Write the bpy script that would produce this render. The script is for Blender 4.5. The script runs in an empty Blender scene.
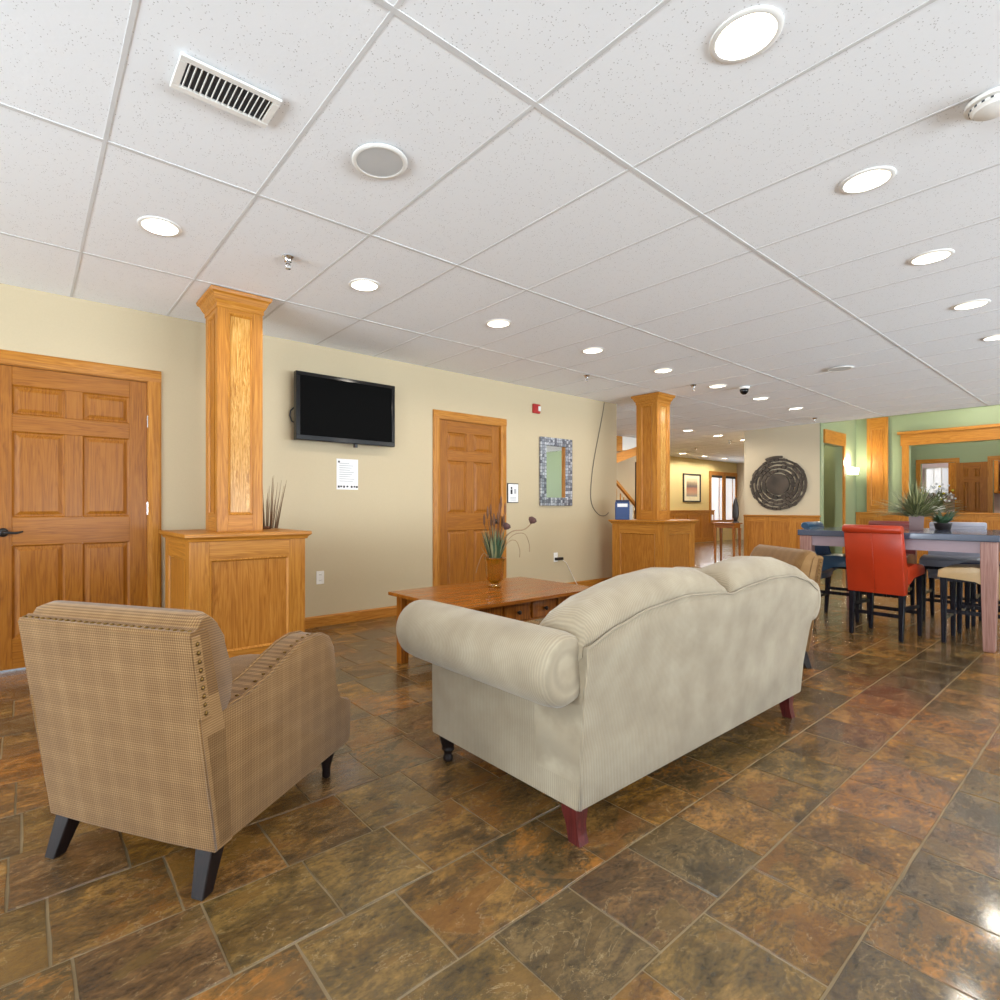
import bpy, bmesh, math, random
from mathutils import Vector, Matrix, noise
random.seed(7)
S = bpy.context.scene
COL = S.collection
PI = math.pi

# ------------------------------------------------------------------ camera, world, daylight, exposure
CAM_H, YAW, FPX, CX, CY = 1.10, 0.902782, 542.24, 452.98, 506.94
cd = bpy.data.cameras.new('camera')
cam = bpy.data.objects.new('camera', cd); COL.objects.link(cam)
cam.location = (0, 0, CAM_H)
cam.rotation_euler = (PI / 2, 0, YAW - PI / 2)
cd.sensor_width = 36; cd.lens = FPX / 1000 * 36
cd.shift_x = (500 - CX) / 1000; cd.shift_y = (CY - 500) / 1000
cd.clip_start = 0.05; cd.clip_end = 100
S.camera = cam
W = bpy.data.worlds.new('world'); S.world = W; W.use_nodes = True
W.node_tree.nodes['Background'].inputs[0].default_value = (0.80, 0.90, 1.0, 1)
W.node_tree.nodes['Background'].inputs[1].default_value = 1.2
vs = S.view_settings
vs.view_transform = 'Standard'; vs.look = 'None'; vs.gamma = 1; vs.use_curve_mapping = False
vs.exposure = -0.08
WIN_W, WIN_H, WIN_Z = 1.75, 2.0, 1.30
WIN_Y = -5.0; XK = -4.0
WINX = (0.7, 2.8, 4.9, 7.0, 9.1, 11.2)  # windows towards the dining end are added to brighten the far ceiling
def area_light(name, loc, rot, sx, sy, power, color, spread=PI, shape='RECTANGLE'):
    l = bpy.data.lights.new(name, 'AREA'); l.shape = shape
    l.size = sx; l.size_y = sy; l.energy = power; l.color = color; l.spread = spread
    o = bpy.data.objects.new(name, l); COL.objects.link(o)
    o.location = loc; o.rotation_euler = rot
    return o
YBK = (-2.0, 0.3, 2.6)
DAY = (0.80, 0.905, 1.0)
for x in WINX:      # sky light through each window of the right-hand wall
    area_light('window_daylight', (x, WIN_Y - 0.30, WIN_Z), (PI / 2, 0, 0), WIN_W, WIN_H, 34, DAY)
for y in YBK:       # and through the windows of the wall behind
    area_light('window_daylight', (XK - 0.35, y, WIN_Z), (PI / 2, 0, -PI / 2), WIN_W, WIN_H, 135, DAY)
# lamps added outside both window walls, aimed up like ground bounce, brightening the ceiling
area_light('ceiling_fill', (6.6, WIN_Y - 5.2, -0.40), (PI / 2 + 0.38, 0, 0), 15.0, 3.6, 5200, DAY)
area_light('ceiling_fill', (XK - 5.2, 0.3, -0.40), (PI / 2 + 0.38, 0, -PI / 2), 9.0, 3.6, 1500, DAY)
CEIL = 2.583

# ------------------------------------------------------------------ materials
MATS = {}
def nt(name):
    m = bpy.data.materials.new(name); m.use_nodes = True
    n = m.node_tree; b = n.nodes['Principled BSDF']
    MATS[name] = m
    return m, n, b
def lin(c):
    return tuple(((v / 255) / 12.92 if v / 255 <= 0.04045 else ((v / 255 + 0.055) / 1.055) ** 2.4) for v in c) + (1,)
def add(n, t, **kw):
    d = n.nodes.new(t)
    for k, v in kw.items():
        if k in d.inputs: d.inputs[k].default_value = v
        else: setattr(d, k, v)
    return d
def ramp(n, fac, stops):
    r = n.nodes.new('ShaderNodeValToRGB'); e = r.color_ramp.elements
    while len(e) < len(stops): e.new(0.5)
    for i, (p, c) in enumerate(stops):
        e[i].position = p; e[i].color = c
    n.links.new(fac, r.inputs[0]); return r.outputs[0]
def coords(n, kind='Object', scale=(1, 1, 1), rand=0.0):
    tc = n.nodes.new('ShaderNodeTexCoord'); mp = n.nodes.new('ShaderNodeMapping')
    mp.inputs['Scale'].default_value = scale
    n.links.new(tc.outputs[kind], mp.inputs[0])
    if rand:
        oi = n.nodes.new('ShaderNodeObjectInfo'); ml = n.nodes.new('ShaderNodeMath'); ml.operation = 'MULTIPLY'
        ml.inputs[1].default_value = rand
        n.links.new(oi.outputs['Random'], ml.inputs[0]); n.links.new(ml.outputs[0], mp.inputs['Location'])
    return mp.outputs[0]
def math_(n, op, a, b=None):
    m = n.nodes.new('ShaderNodeMath'); m.operation = op
    for i, v in enumerate((a, b)):
        if v is None: continue
        if hasattr(v, 'links'): n.links.new(v, m.inputs[i])
        else: m.inputs[i].default_value = v
    return m.outputs[0]
def mixc(n, fac, a, b, blend='MIX'):
    m = n.nodes.new('ShaderNodeMix'); m.data_type = 'RGBA'; m.blend_type = blend
    for s, v in ((0, fac), (6, a), (7, b)):
        if hasattr(v, 'links'): n.links.new(v, m.inputs[s])
        else: m.inputs[s].default_value = v
    return m.outputs[2]
def bump(n, b, h, strength, dist=0.01):
    p = n.nodes.new('ShaderNodeBump'); p.inputs['Strength'].default_value = strength; p.inputs['Distance'].default_value = dist
    n.links.new(h, p.inputs['Height']); n.links.new(p.outputs[0], b.inputs['Normal'])
def plain(name, rgb, rough=0.5, metal=0.0, spec=0.5, var=0.05, coat=0.0):
    m, n, b = nt(name)
    c = lin(rgb)
    v = coords(n, 'Object', (1, 1, 1), 9)
    t = add(n, 'ShaderNodeTexNoise', Scale=6.0, Detail=3.0); n.links.new(v, t.inputs['Vector'])
    lo = tuple(x * (1 - var) for x in c[:3]) + (1,); hi = tuple(min(1, x * (1 + var)) for x in c[:3]) + (1,)
    n.links.new(ramp(n, t.outputs['Fac'], [(0.3, lo), (0.7, hi)]), b.inputs['Base Color'])
    b.inputs['Roughness'].default_value = rough; b.inputs['Metallic'].default_value = metal
    b.inputs['Specular IOR Level'].default_value = spec; b.inputs['Coat Weight'].default_value = coat
    return m
def wood(name, axis, dark, mid, light, rough=0.42, scale=1.0, figure=0.0, coat=0.06):
    m, n, b = nt(name)
    st = [9 * scale] * 3; st[axis] = 0.55 * scale
    v = coords(n, 'Object', tuple(st), 40)
    w = add(n, 'ShaderNodeTexNoise', Scale=1.6, Detail=4.0, Roughness=0.6, Distortion=0.9 + figure); n.links.new(v, w.inputs['Vector'])
    rings = math_(n, 'FRACT', math_(n, 'MULTIPLY', w.outputs['Fac'], 7.0))
    rings = math_(n, 'PINGPONG', math_(n, 'MULTIPLY', rings, 2.0), 1.0)
    st2 = [160.0] * 3; st2[axis] = 5.0
    v2 = coords(n, 'Object', tuple(st2), 40)
    g = add(n, 'ShaderNodeTexNoise', Scale=1.0, Detail=2.0); n.links.new(v2, g.inputs['Vector'])
    fac = math_(n, 'ADD', math_(n, 'MULTIPLY', rings, 0.30), math_(n, 'MULTIPLY', g.outputs['Fac'], 0.70))
    n.links.new(ramp(n, fac, [(0.22, lin(dark)), (0.5, lin(mid)), (0.8, lin(light))]), b.inputs['Base Color'])
    b.inputs['Roughness'].default_value = rough
    b.inputs['Specular IOR Level'].default_value = 0.25
    b.inputs['Coat Weight'].default_value = coat; b.inputs['Coat Roughness'].default_value = 0.18
    bump(n, b, g.outputs['Fac'], 0.08, 0.002)
    return m
OAK = dict(dark=(150, 92, 26), mid=(178, 116, 40), light=(196, 136, 58))
for ax, s in enumerate('xyz'):
    wood('oak_' + s, ax, **OAK)
    wood('oakpanel_' + s, ax, (142, 84, 22), (170, 108, 36), (188, 128, 54), figure=0.5)
    wood('door_' + s, ax, (126, 72, 14), (152, 92, 22), (166, 106, 32))
    wood('table_' + s, ax, (100, 52, 12), (146, 84, 24), (170, 106, 36), rough=0.24)
wood('oak_burl', 2, (134, 82, 26), (190, 136, 62), (228, 186, 118), figure=3.0, rough=0.22)
wood('dark_leg', 2, (14, 8, 7), (24, 14, 12), (34, 21, 18), rough=0.45, coat=0.0)
wood('cherry_leg', 2, (60, 19, 17), (84, 29, 26), (100, 41, 36), rough=0.38)
wood('stool_leg', 2, (14, 14, 20), (24, 24, 32), (36, 36, 46), rough=0.25)
wood('dining_frame', 2, (134, 98, 88), (154, 116, 106), (170, 132, 122), rough=0.3)

def paint(name, rgb, rough=0.6):
    m, n, b = nt(name)
    v = coords(n, 'Object')
    t = add(n, 'ShaderNodeTexNoise', Scale=120.0, Detail=2.0); n.links.new(v, t.inputs['Vector'])
    c = lin(rgb)
    n.links.new(ramp(n, t.outputs['Fac'], [(0.3, tuple(x * 0.97 for x in c[:3]) + (1,)), (0.7, c)]), b.inputs['Base Color'])
    b.inputs['Roughness'].default_value = rough
    bump(n, b, t.outputs['Fac'], 0.08, 0.003)
    return m
paint('wall_beige', (195, 178, 145)); paint('wall_pale', (202, 188, 160)); paint('wall_green', (140, 152, 116))
paint('wall_lobby', (222, 200, 140)); paint('white_paint', (232, 230, 225)); paint('lilac_wall', (212, 196, 205))
m, n, b = nt('ceiling_panel')
v = coords(n, 'Object', (1, 1, 1), 30)
t = add(n, 'ShaderNodeTexVoronoi', Scale=100.0); n.links.new(v, t.inputs['Vector'])
t2 = add(n, 'ShaderNodeTexNoise', Scale=38.0, Detail=3.0); n.links.new(v, t2.inputs['Vector'])
pit = math_(n, 'MULTIPLY', math_(n, 'LESS_THAN', t.outputs['Distance'], 0.22), math_(n, 'GREATER_THAN', t2.outputs['Fac'], 0.52))
n.links.new(mixc(n, pit, lin((243, 245, 247)), lin((196, 196, 196))), b.inputs['Base Color'])
b.inputs['Roughness'].default_value = 0.9
bump(n, b, math_(n, 'SUBTRACT', t2.outputs['Fac'], pit), 0.25, 0.003)
plain('tee_white', (216, 216, 215), 0.6); plain('ceiling_back', (120, 120, 120), 0.9)
plain('trim_white', (236, 234, 228), 0.4); plain('plastic_white', (238, 236, 230), 0.35)
plain('speaker_grey', (196, 196, 194), 0.7); plain('vent_dark', (60, 62, 66), 0.8)
plain('chrome', (210, 210, 212), 0.12, 1.0); plain('black_metal', (18, 17, 18), 0.35); plain('brass', (150, 112, 56), 0.3, 1.0)
plain('antique_nail', (120, 92, 48), 0.35, 0.85); plain('black_gloss', (10, 10, 12), 0.12, 0, 0.5); plain('screen_black', (2, 2, 2), 0.7, 0, 0.08)
plain('red_plastic', (170, 30, 28), 0.4); plain('paper_white', (236, 236, 236), 0.8); plain('ink', (50, 50, 54), 0.8); plain('ink_faint', (176, 176, 180), 0.8)
plain('blue_box', (44, 70, 120), 0.45); plain('cable_grey', (120, 112, 100), 0.6)
plain('grout', (132, 114, 84), 0.7, var=0.2); plain('sculpture_brown', (72, 62, 52), 0.75, var=0.4)
plain('leather_red', (172, 52, 22), 0.32, 0, 0.5, 0.12); plain('leather_teal', (24, 66, 98), 0.3, 0, 0.5, 0.12); plain('leather_navy', (30, 44, 78), 0.28, 0, 0.5, 0.12)
plain('leather_tan', (206, 176, 128), 0.35, 0, 0.5, 0.08); plain('leather_grey', (150, 152, 166), 0.35, 0, 0.5, 0.08); plain('leather_wine', (120, 50, 48), 0.32)
plain('stone_top', (70, 78, 96), 0.12, 0, 0.6, 0.15); plain('lavender_apron', (150, 130, 138), 0.35)
plain('pot_mauve', (120, 92, 92), 0.4); plain('soil', (50, 36, 24), 0.9)
plain('grass_dark', (92, 100, 62), 0.5, var=0.3); plain('grass_light', (150, 150, 108), 0.5, var=0.3); plain('leaf_blue', (66, 92, 66), 0.5, var=0.3)
plain('dry_twig', (150, 124, 94), 0.8, var=0.3); plain('dry_brown', (110, 72, 46), 0.8, var=0.3); plain('pod_dark', (80, 52, 48), 0.8, var=0.3)
plain('flower_white', (240, 240, 245), 0.6); plain('flower_red', (180, 50, 50), 0.6); plain('flower_yellow', (210, 200, 70), 0.6)
plain('bronze_dark', (44, 38, 38), 0.4); plain('frame_black', (30, 26, 24), 0.4); plain('mat_cream', (232, 222, 190), 0.8)
plain('appliance_black', (14, 14, 16), 0.25); plain('plastic_clear_grey', (180, 180, 178), 0.5)
def emis(name, rgb, s):
    m, n, b = nt(name)
    b.inputs['Base Color'].default_value = (0.9, 0.9, 0.9, 1)
    b.inputs['Emission Color'].default_value = lin(rgb); b.inputs['Emission Strength'].default_value = s
emis('lamp_lens', (255, 240, 212), 6.0); emis('window_glow', (230, 236, 246), 0.72); emis('sconce_glow', (255, 244, 220), 6.0)
m, n, b = nt('mirror_glass'); b.inputs['Metallic'].default_value = 1; b.inputs['Roughness'].default_value = 0.03; b.inputs['Base Color'].default_value = (0.8, 0.8, 0.76, 1)
m, n, b = nt('pane_glass')
tr = n.nodes.new('ShaderNodeBsdfTransparent'); gl = n.nodes.new('ShaderNodeBsdfGlossy'); gl.inputs['Roughness'].default_value = 0.02
mx = n.nodes.new('ShaderNodeMixShader'); mx.inputs[0].default_value = 0.06
n.links.new(tr.outputs[0], mx.inputs[1]); n.links.new(gl.outputs[0], mx.inputs[2]); n.links.new(mx.outputs[0], n.nodes['Material Output'].inputs[0])
m, n, b = nt('amber_glass'); b.inputs['Base Color'].default_value = lin((206, 140, 30)); b.inputs['Transmission Weight'].default_value = 0.75
b.inputs['Roughness'].default_value = 0.08; b.inputs['IOR'].default_value = 1.45
# mosaic mirror frame
m, n, b = nt('mosaic')
v = coords(n, 'Object', (1, 1, 1))
t = add(n, 'ShaderNodeTexVoronoi', Scale=26.0, Randomness=0.35); n.links.new(v, t.inputs['Vector'])
n.links.new(ramp(n, math_(n, 'FRACT', math_(n, 'MULTIPLY', add(n, 'ShaderNodeSeparateColor').outputs[0], 1.0)), [(0, lin((120, 124, 134))), (1, lin((190, 192, 200)))]), b.inputs['Base Color'])
sc = n.nodes.new('ShaderNodeSeparateColor'); n.links.new(t.outputs['Color'], sc.inputs[0])
cc = ramp(n, sc.outputs[0], [(0.0, lin((96, 98, 108))), (0.5, lin((150, 154, 164))), (1.0, lin((200, 203, 210)))])
t3 = add(n, 'ShaderNodeTexVoronoi', Scale=26.0, Randomness=0.35, feature='DISTANCE_TO_EDGE'); n.links.new(v, t3.inputs['Vector'])
n.links.new(mixc(n, math_(n, 'LESS_THAN', t3.outputs['Distance'], 0.06), cc, lin((84, 84, 92))), b.inputs['Base Color'])
b.inputs['Roughness'].default_value = 0.25; b.inputs['Metallic'].default_value = 0.3
# corduroy: ribs vary along one axis
def corduroy(name, axis):
    m, n, b = nt(name)
    tc = n.nodes.new('ShaderNodeTexCoord'); sx = n.nodes.new('ShaderNodeSeparateXYZ'); n.links.new(tc.outputs['Object'], sx.inputs[0])
    t = add(n, 'ShaderNodeTexNoise', Scale=7.0, Detail=4.0); n.links.new(tc.outputs['Object'], t.inputs['Vector'])
    wob = math_(n, 'MULTIPLY', t.outputs['Fac'], 0.012)
    a = math_(n, 'MULTIPLY', math_(n, 'ADD', sx.outputs[axis], wob), 2 * PI / 0.0085)
    s = math_(n, 'MULTIPLY', math_(n, 'ADD', math_(n, 'SINE', a), 1.0), 0.5)
    base = ramp(n, t.outputs['Fac'], [(0.30, lin((150, 136, 113))), (0.5, lin((163, 149, 125))), (0.70, lin((175, 162, 138)))])
    n.links.new(mixc(n, math_(n, 'MULTIPLY', math_(n, 'SUBTRACT', 1.0, s), 0.42), base, lin((122, 112, 94))), b.inputs['Base Color'])
    b.inputs['Roughness'].default_value = 0.85; b.inputs['Sheen Weight'].default_value = 0.25; b.inputs['Specular IOR Level'].default_value = 0.2
    bump(n, b, s, 0.35, 0.003)
corduroy('corduroy_x', 0); corduroy('corduroy_y', 1)
# woven plaid of the armchairs
def plaid(name, axes):
    m, n, b = nt(name)
    tc = n.nodes.new('ShaderNodeTexCoord'); sx = n.nodes.new('ShaderNodeSeparateXYZ'); n.links.new(tc.outputs['Object'], sx.inputs[0])
    acc = None
    for k in axes:
        s = math_(n, 'GREATER_THAN', math_(n, 'SINE', math_(n, 'MULTIPLY', sx.outputs[k], 2 * PI / 0.0072)), 0.0)
        mod = math_(n, 'GREATER_THAN', math_(n, 'SINE', math_(n, 'MULTIPLY', sx.outputs[k], 2 * PI / 0.078)), 0.35)
        s2 = math_(n, 'ADD', math_(n, 'MULTIPLY', s, math_(n, 'ADD', math_(n, 'MULTIPLY', mod, 0.22), 0.78)), math_(n, 'MULTIPLY', mod, 0.03))
        acc = s2 if acc is None else math_(n, 'ADD', acc, s2)
    t = add(n, 'ShaderNodeTexNoise', Scale=9.0, Detail=5.0); n.links.new(tc.outputs['Object'], t.inputs['Vector'])
    fac = math_(n, 'ADD', math_(n, 'MULTIPLY', acc, 0.33), math_(n, 'MULTIPLY', t.outputs['Fac'], 0.30))
    n.links.new(ramp(n, fac, [(0.1, lin((92, 63, 30))), (0.45, lin((126, 92, 53))), (0.95, lin((166, 132, 88)))]), b.inputs['Base Color'])
    b.inputs['Roughness'].default_value = 0.85; b.inputs['Sheen Weight'].default_value = 0.2; b.inputs['Specular IOR Level'].default_value = 0.2
    bump(n, b, acc, 0.25, 0.002)
plaid('plaid', (1, 2)); plaid('plaid_side', (0, 2)); plaid('plaid_seat', (0, 1))
# slate, eight stones
SLATE = [((56, 44, 27), (96, 75, 44), (136, 108, 64)), ((68, 45, 22), (110, 76, 38), (146, 106, 56)), ((42, 37, 29), (74, 64, 48), (108, 93, 70)),
         ((68, 52, 25), (116, 88, 43), (158, 122, 64)), ((48, 38, 31), (84, 66, 48), (118, 94, 68)), ((50, 43, 28), (88, 74, 47), (128, 106, 66)),
         ((60, 44, 26), (104, 78, 46), (146, 112, 68)), ((44, 39, 28), (80, 66, 44), (138, 98, 50))]
SLATE = [tuple((r * 1.17, g * 1.10, b_ * 0.93) for r, g, b_ in st3) for st3 in SLATE]
for i, (d, mi, li) in enumerate(SLATE):
    m, n, b = nt('slate_%s' % 'abcdefgh'[i])
    g = n.nodes.new('ShaderNodeNewGeometry'); oi = n.nodes.new('ShaderNodeObjectInfo')
    mp = n.nodes.new('ShaderNodeMapping'); n.links.new(g.outputs['Position'], mp.inputs[0])
    ml = math_(n, 'MULTIPLY', oi.outputs['Random'], 37.0); n.links.new(ml, mp.inputs['Location'])
    mp.inputs['Rotation'].default_value = (0, 0, i * 0.7); mp.inputs['Scale'].default_value = (1.0, 1.9, 1.0)
    t = add(n, 'ShaderNodeTexNoise', Scale=5.0, Detail=10.0, Roughness=0.74, Distortion=0.35); n.links.new(mp.outputs[0], t.inputs['Vector'])
    p = add(n, 'ShaderNodeTexNoise', Scale=3.4, Detail=8.0, Roughness=0.58, Distortion=0.5); n.links.new(mp.outputs[0], p.inputs['Vector'])
    f = add(n, 'ShaderNodeTexNoise', Scale=46.0, Detail=6.0, Roughness=0.65); n.links.new(mp.outputs[0], f.inputs['Vector'])
    tone = math_(n, 'ADD', math_(n, 'MULTIPLY', t.outputs['Fac'], 0.72), math_(n, 'MULTIPLY', f.outputs['Fac'], 0.28))
    col = ramp(n, tone, [(0.38, lin(d)), (0.5, lin(mi)), (0.61, lin(li))])
    other, third = SLATE[(i * 3 + 1) % 8][1], SLATE[(i * 5 + 2) % 8][0]
    mask = ramp(n, p.outputs['Fac'], [(0.54, (0, 0, 0, 1)), (0.57, (1, 1, 1, 1))])
    dark = ramp(n, p.outputs['Fac'], [(0.39, (1, 1, 1, 1)), (0.42, (0, 0, 0, 1))])
    col = mixc(n, math_(n, 'MULTIPLY', mask, 0.6), col, lin(other))
    col = mixc(n, math_(n, 'MULTIPLY', dark, 0.5), col, lin(third))
    rim = math_(n, 'LESS_THAN', math_(n, 'FRACT', math_(n, 'MULTIPLY', p.outputs['Fac'], 9.0)), 0.035)
    rim = math_(n, 'MULTIPLY', rim, math_(n, 'GREATER_THAN', t.outputs['Fac'], 0.47))
    col = mixc(n, math_(n, 'MULTIPLY', rim, 0.42), col, lin((190, 168, 128)))
    n.links.new(col, b.inputs['Base Color'])
    # cleft layers: the stone splits in thin steps
    steps = math_(n, 'DIVIDE', math_(n, 'FLOOR', math_(n, 'MULTIPLY', p.outputs['Fac'], 9.0)), 9.0)
    h = math_(n, 'ADD', math_(n, 'MULTIPLY', f.outputs['Fac'], 0.5), math_(n, 'MULTIPLY', t.outputs['Fac'], 0.8))
    h = math_(n, 'ADD', h, math_(n, 'MULTIPLY', steps, 1.6))
    n.links.new(ramp(n, t.outputs['Fac'], [(0.3, (0.13,) * 3 + (1,)), (0.7, (0.26,) * 3 + (1,))]), b.inputs['Roughness'])
    b.inputs['Specular IOR Level'].default_value = 0.6
    b.inputs['Coat Weight'].default_value = 0.45; b.inputs['Coat Roughness'].default_value = 0.10
    bump(n, b, h, 0.5 if i % 3 else 0.85, 0.014)
# landscape print
m, n, b = nt('print_landscape')
tc = n.nodes.new('ShaderNodeTexCoord'); sx = n.nodes.new('ShaderNodeSeparateXYZ'); n.links.new(tc.outputs['Generated'], sx.inputs[0])
t = add(n, 'ShaderNodeTexNoise', Scale=5.0, Detail=4.0); n.links.new(tc.outputs['Generated'], t.inputs['Vector'])
fz = math_(n, 'ADD', sx.outputs[2], math_(n, 'MULTIPLY', t.outputs['Fac'], 0.18))
n.links.new(ramp(n, fz, [(0.1, lin((150, 150, 140))), (0.3, lin((196, 150, 120))), (0.55, lin((176, 120, 96))), (0.65, lin((110, 100, 96))), (0.85, lin((170, 150, 120))), (0.95, lin((220, 200, 160)))]), b.inputs['Base Color'])

# ------------------------------------------------------------------ mesh helpers
def M(k): return MATS[k]
def obj(name, bm, mat, parent=None, smooth=False, loc=None, rot=None, auto=None):
    me = bpy.data.meshes.new(name)
    bmesh.ops.recalc_face_normals(bm, faces=bm.faces[:])
    bm.to_mesh(me); bm.free()
    if smooth:
        for p in me.polygons: p.use_smooth = True
        if auto is not None: me.set_sharp_from_angle(angle=auto)
    for mm in (mat if isinstance(mat, (list, tuple)) else [mat]): me.materials.append(M(mm))
    o = bpy.data.objects.new(name, me); COL.objects.link(o)
    if parent is not None: o.parent = parent
    if loc: o.location = loc
    if rot: o.rotation_euler = rot
    return o
def tag(o, label, cat, group=None, kind=None):
    o['label'] = label; o['category'] = cat
    if group: o['group'] = group
    if kind: o['kind'] = kind
    return o
def thing(name, label, cat, loc=(0, 0, 0), rz=0.0, group=None, kind=None):
    o = bpy.data.objects.new(name, None); COL.objects.link(o); o.empty_display_size = 0.1
    o.location = loc; o.rotation_euler = (0, 0, rz)
    return tag(o, label, cat, group, kind)
def dup(root, loc, rz, label=None, group=None):
    r = root.copy(); COL.objects.link(r); r.location = loc; r.rotation_euler = (0, 0, rz)
    if label: r['label'] = label
    if group: r['group'] = group
    for ch in list(root.children):
        c = ch.copy(); COL.objects.link(c); c.parent = r
        for g in list(ch.children):
            d = g.copy(); COL.objects.link(d); d.parent = c
    return r
def box(bm, x0, x1, y0, y1, z0, z1, bev=0.0, seg=1, mat=0):
    c = Matrix.Translation(((x0 + x1) / 2, (y0 + y1) / 2, (z0 + z1) / 2)) @ Matrix.Diagonal((abs(x1 - x0), abs(y1 - y0), abs(z1 - z0), 1))
    r = bmesh.ops.create_cube(bm, size=1, matrix=c)
    vs_ = r['verts']
    fs = set(f for v in vs_ for f in v.link_faces)
    for f in fs: f.material_index = mat
    if bev > 0:
        es = list(set(e for v in vs_ for e in v.link_edges))
        bmesh.ops.bevel(bm, geom=es, offset=bev, segments=seg, profile=0.5, affect='EDGES')
    return bm
def B(): return bmesh.new()
def bx(*a, **k): return box(B(), *a, **k)
def ring_faces(bm, rings, closed=True, cap0=True, cap1=True):
    for a, b_ in zip(rings, rings[1:]):
        k = len(a)
        for i in range(k if closed else k - 1):
            bm.faces.new((a[i], a[(i + 1) % k], b_[(i + 1) % k], b_[i]))
    if closed and cap0: bm.faces.new(rings[0][::-1])
    if closed and cap1: bm.faces.new(rings[-1])
def lathe(bm, prof, seg=20, cx=0, cy=0, cap=True, flute=0.0, nfl=8):
    rings = []
    for r, z in prof:
        rings.append([bm.verts.new((cx + r * (1 + flute * math.cos(nfl * 2 * PI * i / seg)) * math.cos(2 * PI * i / seg), cy + r * (1 + flute * math.cos(nfl * 2 * PI * i / seg)) * math.sin(2 * PI * i / seg), z)) for i in range(seg)])
    ring_faces(bm, rings, True, cap, cap)
    return bm
def tube(bm, pts, rad, seg=8, cap=True):
    pts = [Vector(p) for p in pts]
    if not isinstance(rad, (list, tuple)): rad = [rad] * len(pts)
    rings = []; up = None
    for i, p in enumerate(pts):
        d = (pts[min(i + 1, len(pts) - 1)] - pts[max(i - 1, 0)]).normalized()
        if up is None: up = Vector((0, 0, 1)) if abs(d.z) < 0.9 else Vector((1, 0, 0))
        s = d.cross(up)
        if s.length < 1e-6: s = d.orthogonal()
        s.normalize(); t = s.cross(d).normalized(); up = t
        rings.append([bm.verts.new(p + (s * math.cos(2 * PI * k / seg) + t * math.sin(2 * PI * k / seg)) * rad[i]) for k in range(seg)])
    ring_faces(bm, rings, True, cap, cap)
    return bm
def smooth_path(pts, k=5):
    pts = [Vector(p) for p in pts]; out = []
    for i in range(len(pts) - 1):
        p0, p1, p2, p3 = pts[max(i - 1, 0)], pts[i], pts[i + 1], pts[min(i + 2, len(pts) - 1)]
        for j in range(k):
            t = j / k
            out.append(0.5 * ((2 * p1) + (p2 - p0) * t + (2 * p0 - 5 * p1 + 4 * p2 - p3) * t * t + (3 * p1 - p0 - 3 * p2 + p3) * t ** 3))
    return out + [pts[-1]]
def prism(bm, poly, axis, a, b_, bev=0.0, seg=2):
    # poly: 2D points on the two other axes; extruded along axis from a to b_
    def P(u, v, w):
        return (w, u, v) if axis == 0 else ((u, w, v) if axis == 1 else (u, v, w))
    r0 = [bm.verts.new(P(u, v, a)) for u, v in poly]; r1 = [bm.verts.new(P(u, v, b_)) for u, v in poly]
    k = len(poly)
    for i in range(k): bm.faces.new((r0[i], r0[(i + 1) % k], r1[(i + 1) % k], r1[i]))
    f0 = bm.faces.new(r0[::-1]); f1 = bm.faces.new(r1)
    if bev > 0:
        es = [e for e in f0.edges] + [e for e in f1.edges]
        bmesh.ops.bevel(bm, geom=es, offset=bev, segments=seg, profile=0.5, affect='EDGES')
    return bm
def taper(bm, pb, wb, pt, wt, shift=None):
    # square leg from pb (bottom) to pt (top)
    r0 = [bm.verts.new((pb[0] + sx_ * wb, pb[1] + sy_ * wb, pb[2])) for sx_, sy_ in ((-1, -1), (1, -1), (1, 1), (-1, 1))]
    r1 = [bm.verts.new((pt[0] + sx_ * wt, pt[1] + sy_ * wt, pt[2])) for sx_, sy_ in ((-1, -1), (1, -1), (1, 1), (-1, 1))]
    ring_faces(bm, [r0, r1])
    bmesh.ops.bevel(bm, geom=bm.edges[:], offset=0.003, segments=1, affect='EDGES')
    return bm
def cushion(bm, x0, x1, y0, y1, z0, z1, n=10, puff=0.03, p=5.0):
    # soft pillow: a subdivided box whose faces bulge and whose edges round
    r = bmesh.ops.create_cube(bm, size=2)
    bmesh.ops.subdivide_edges(bm, edges=bm.edges[:], cuts=n, use_grid_fill=True)
    hx, hy, hz = (x1 - x0) / 2, (y1 - y0) / 2, (z1 - z0) / 2
    cx, cy, cz = (x0 + x1) / 2, (y0 + y1) / 2, (z0 + z1) / 2
    for v in bm.verts:
        u = v.co
        l = (abs(u.x) ** p + abs(u.y) ** p + abs(u.z) ** p) ** (1 / p)
        q = u / l
        k = (1 - u.x ** 2) * (1 - u.y ** 2) * puff if abs(u.z) > 0.999 else 0
        v.co = Vector((cx + q.x * hx, cy + q.y * hy, cz + q.z * hz + (k if u.z > 0 else -k)))
    return bm
def interp(pts, x):
    if x <= pts[0][0]: return pts[0][1]
    for (a, b_), (c, d) in zip(pts, pts[1:]):
        if x <= c:
            t = (x - a) / (c - a); t = t * t * (3 - 2 * t) * 0.35 + t * 0.65
            return b_ + (d - b_) * t
    return pts[-1][1]

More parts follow.
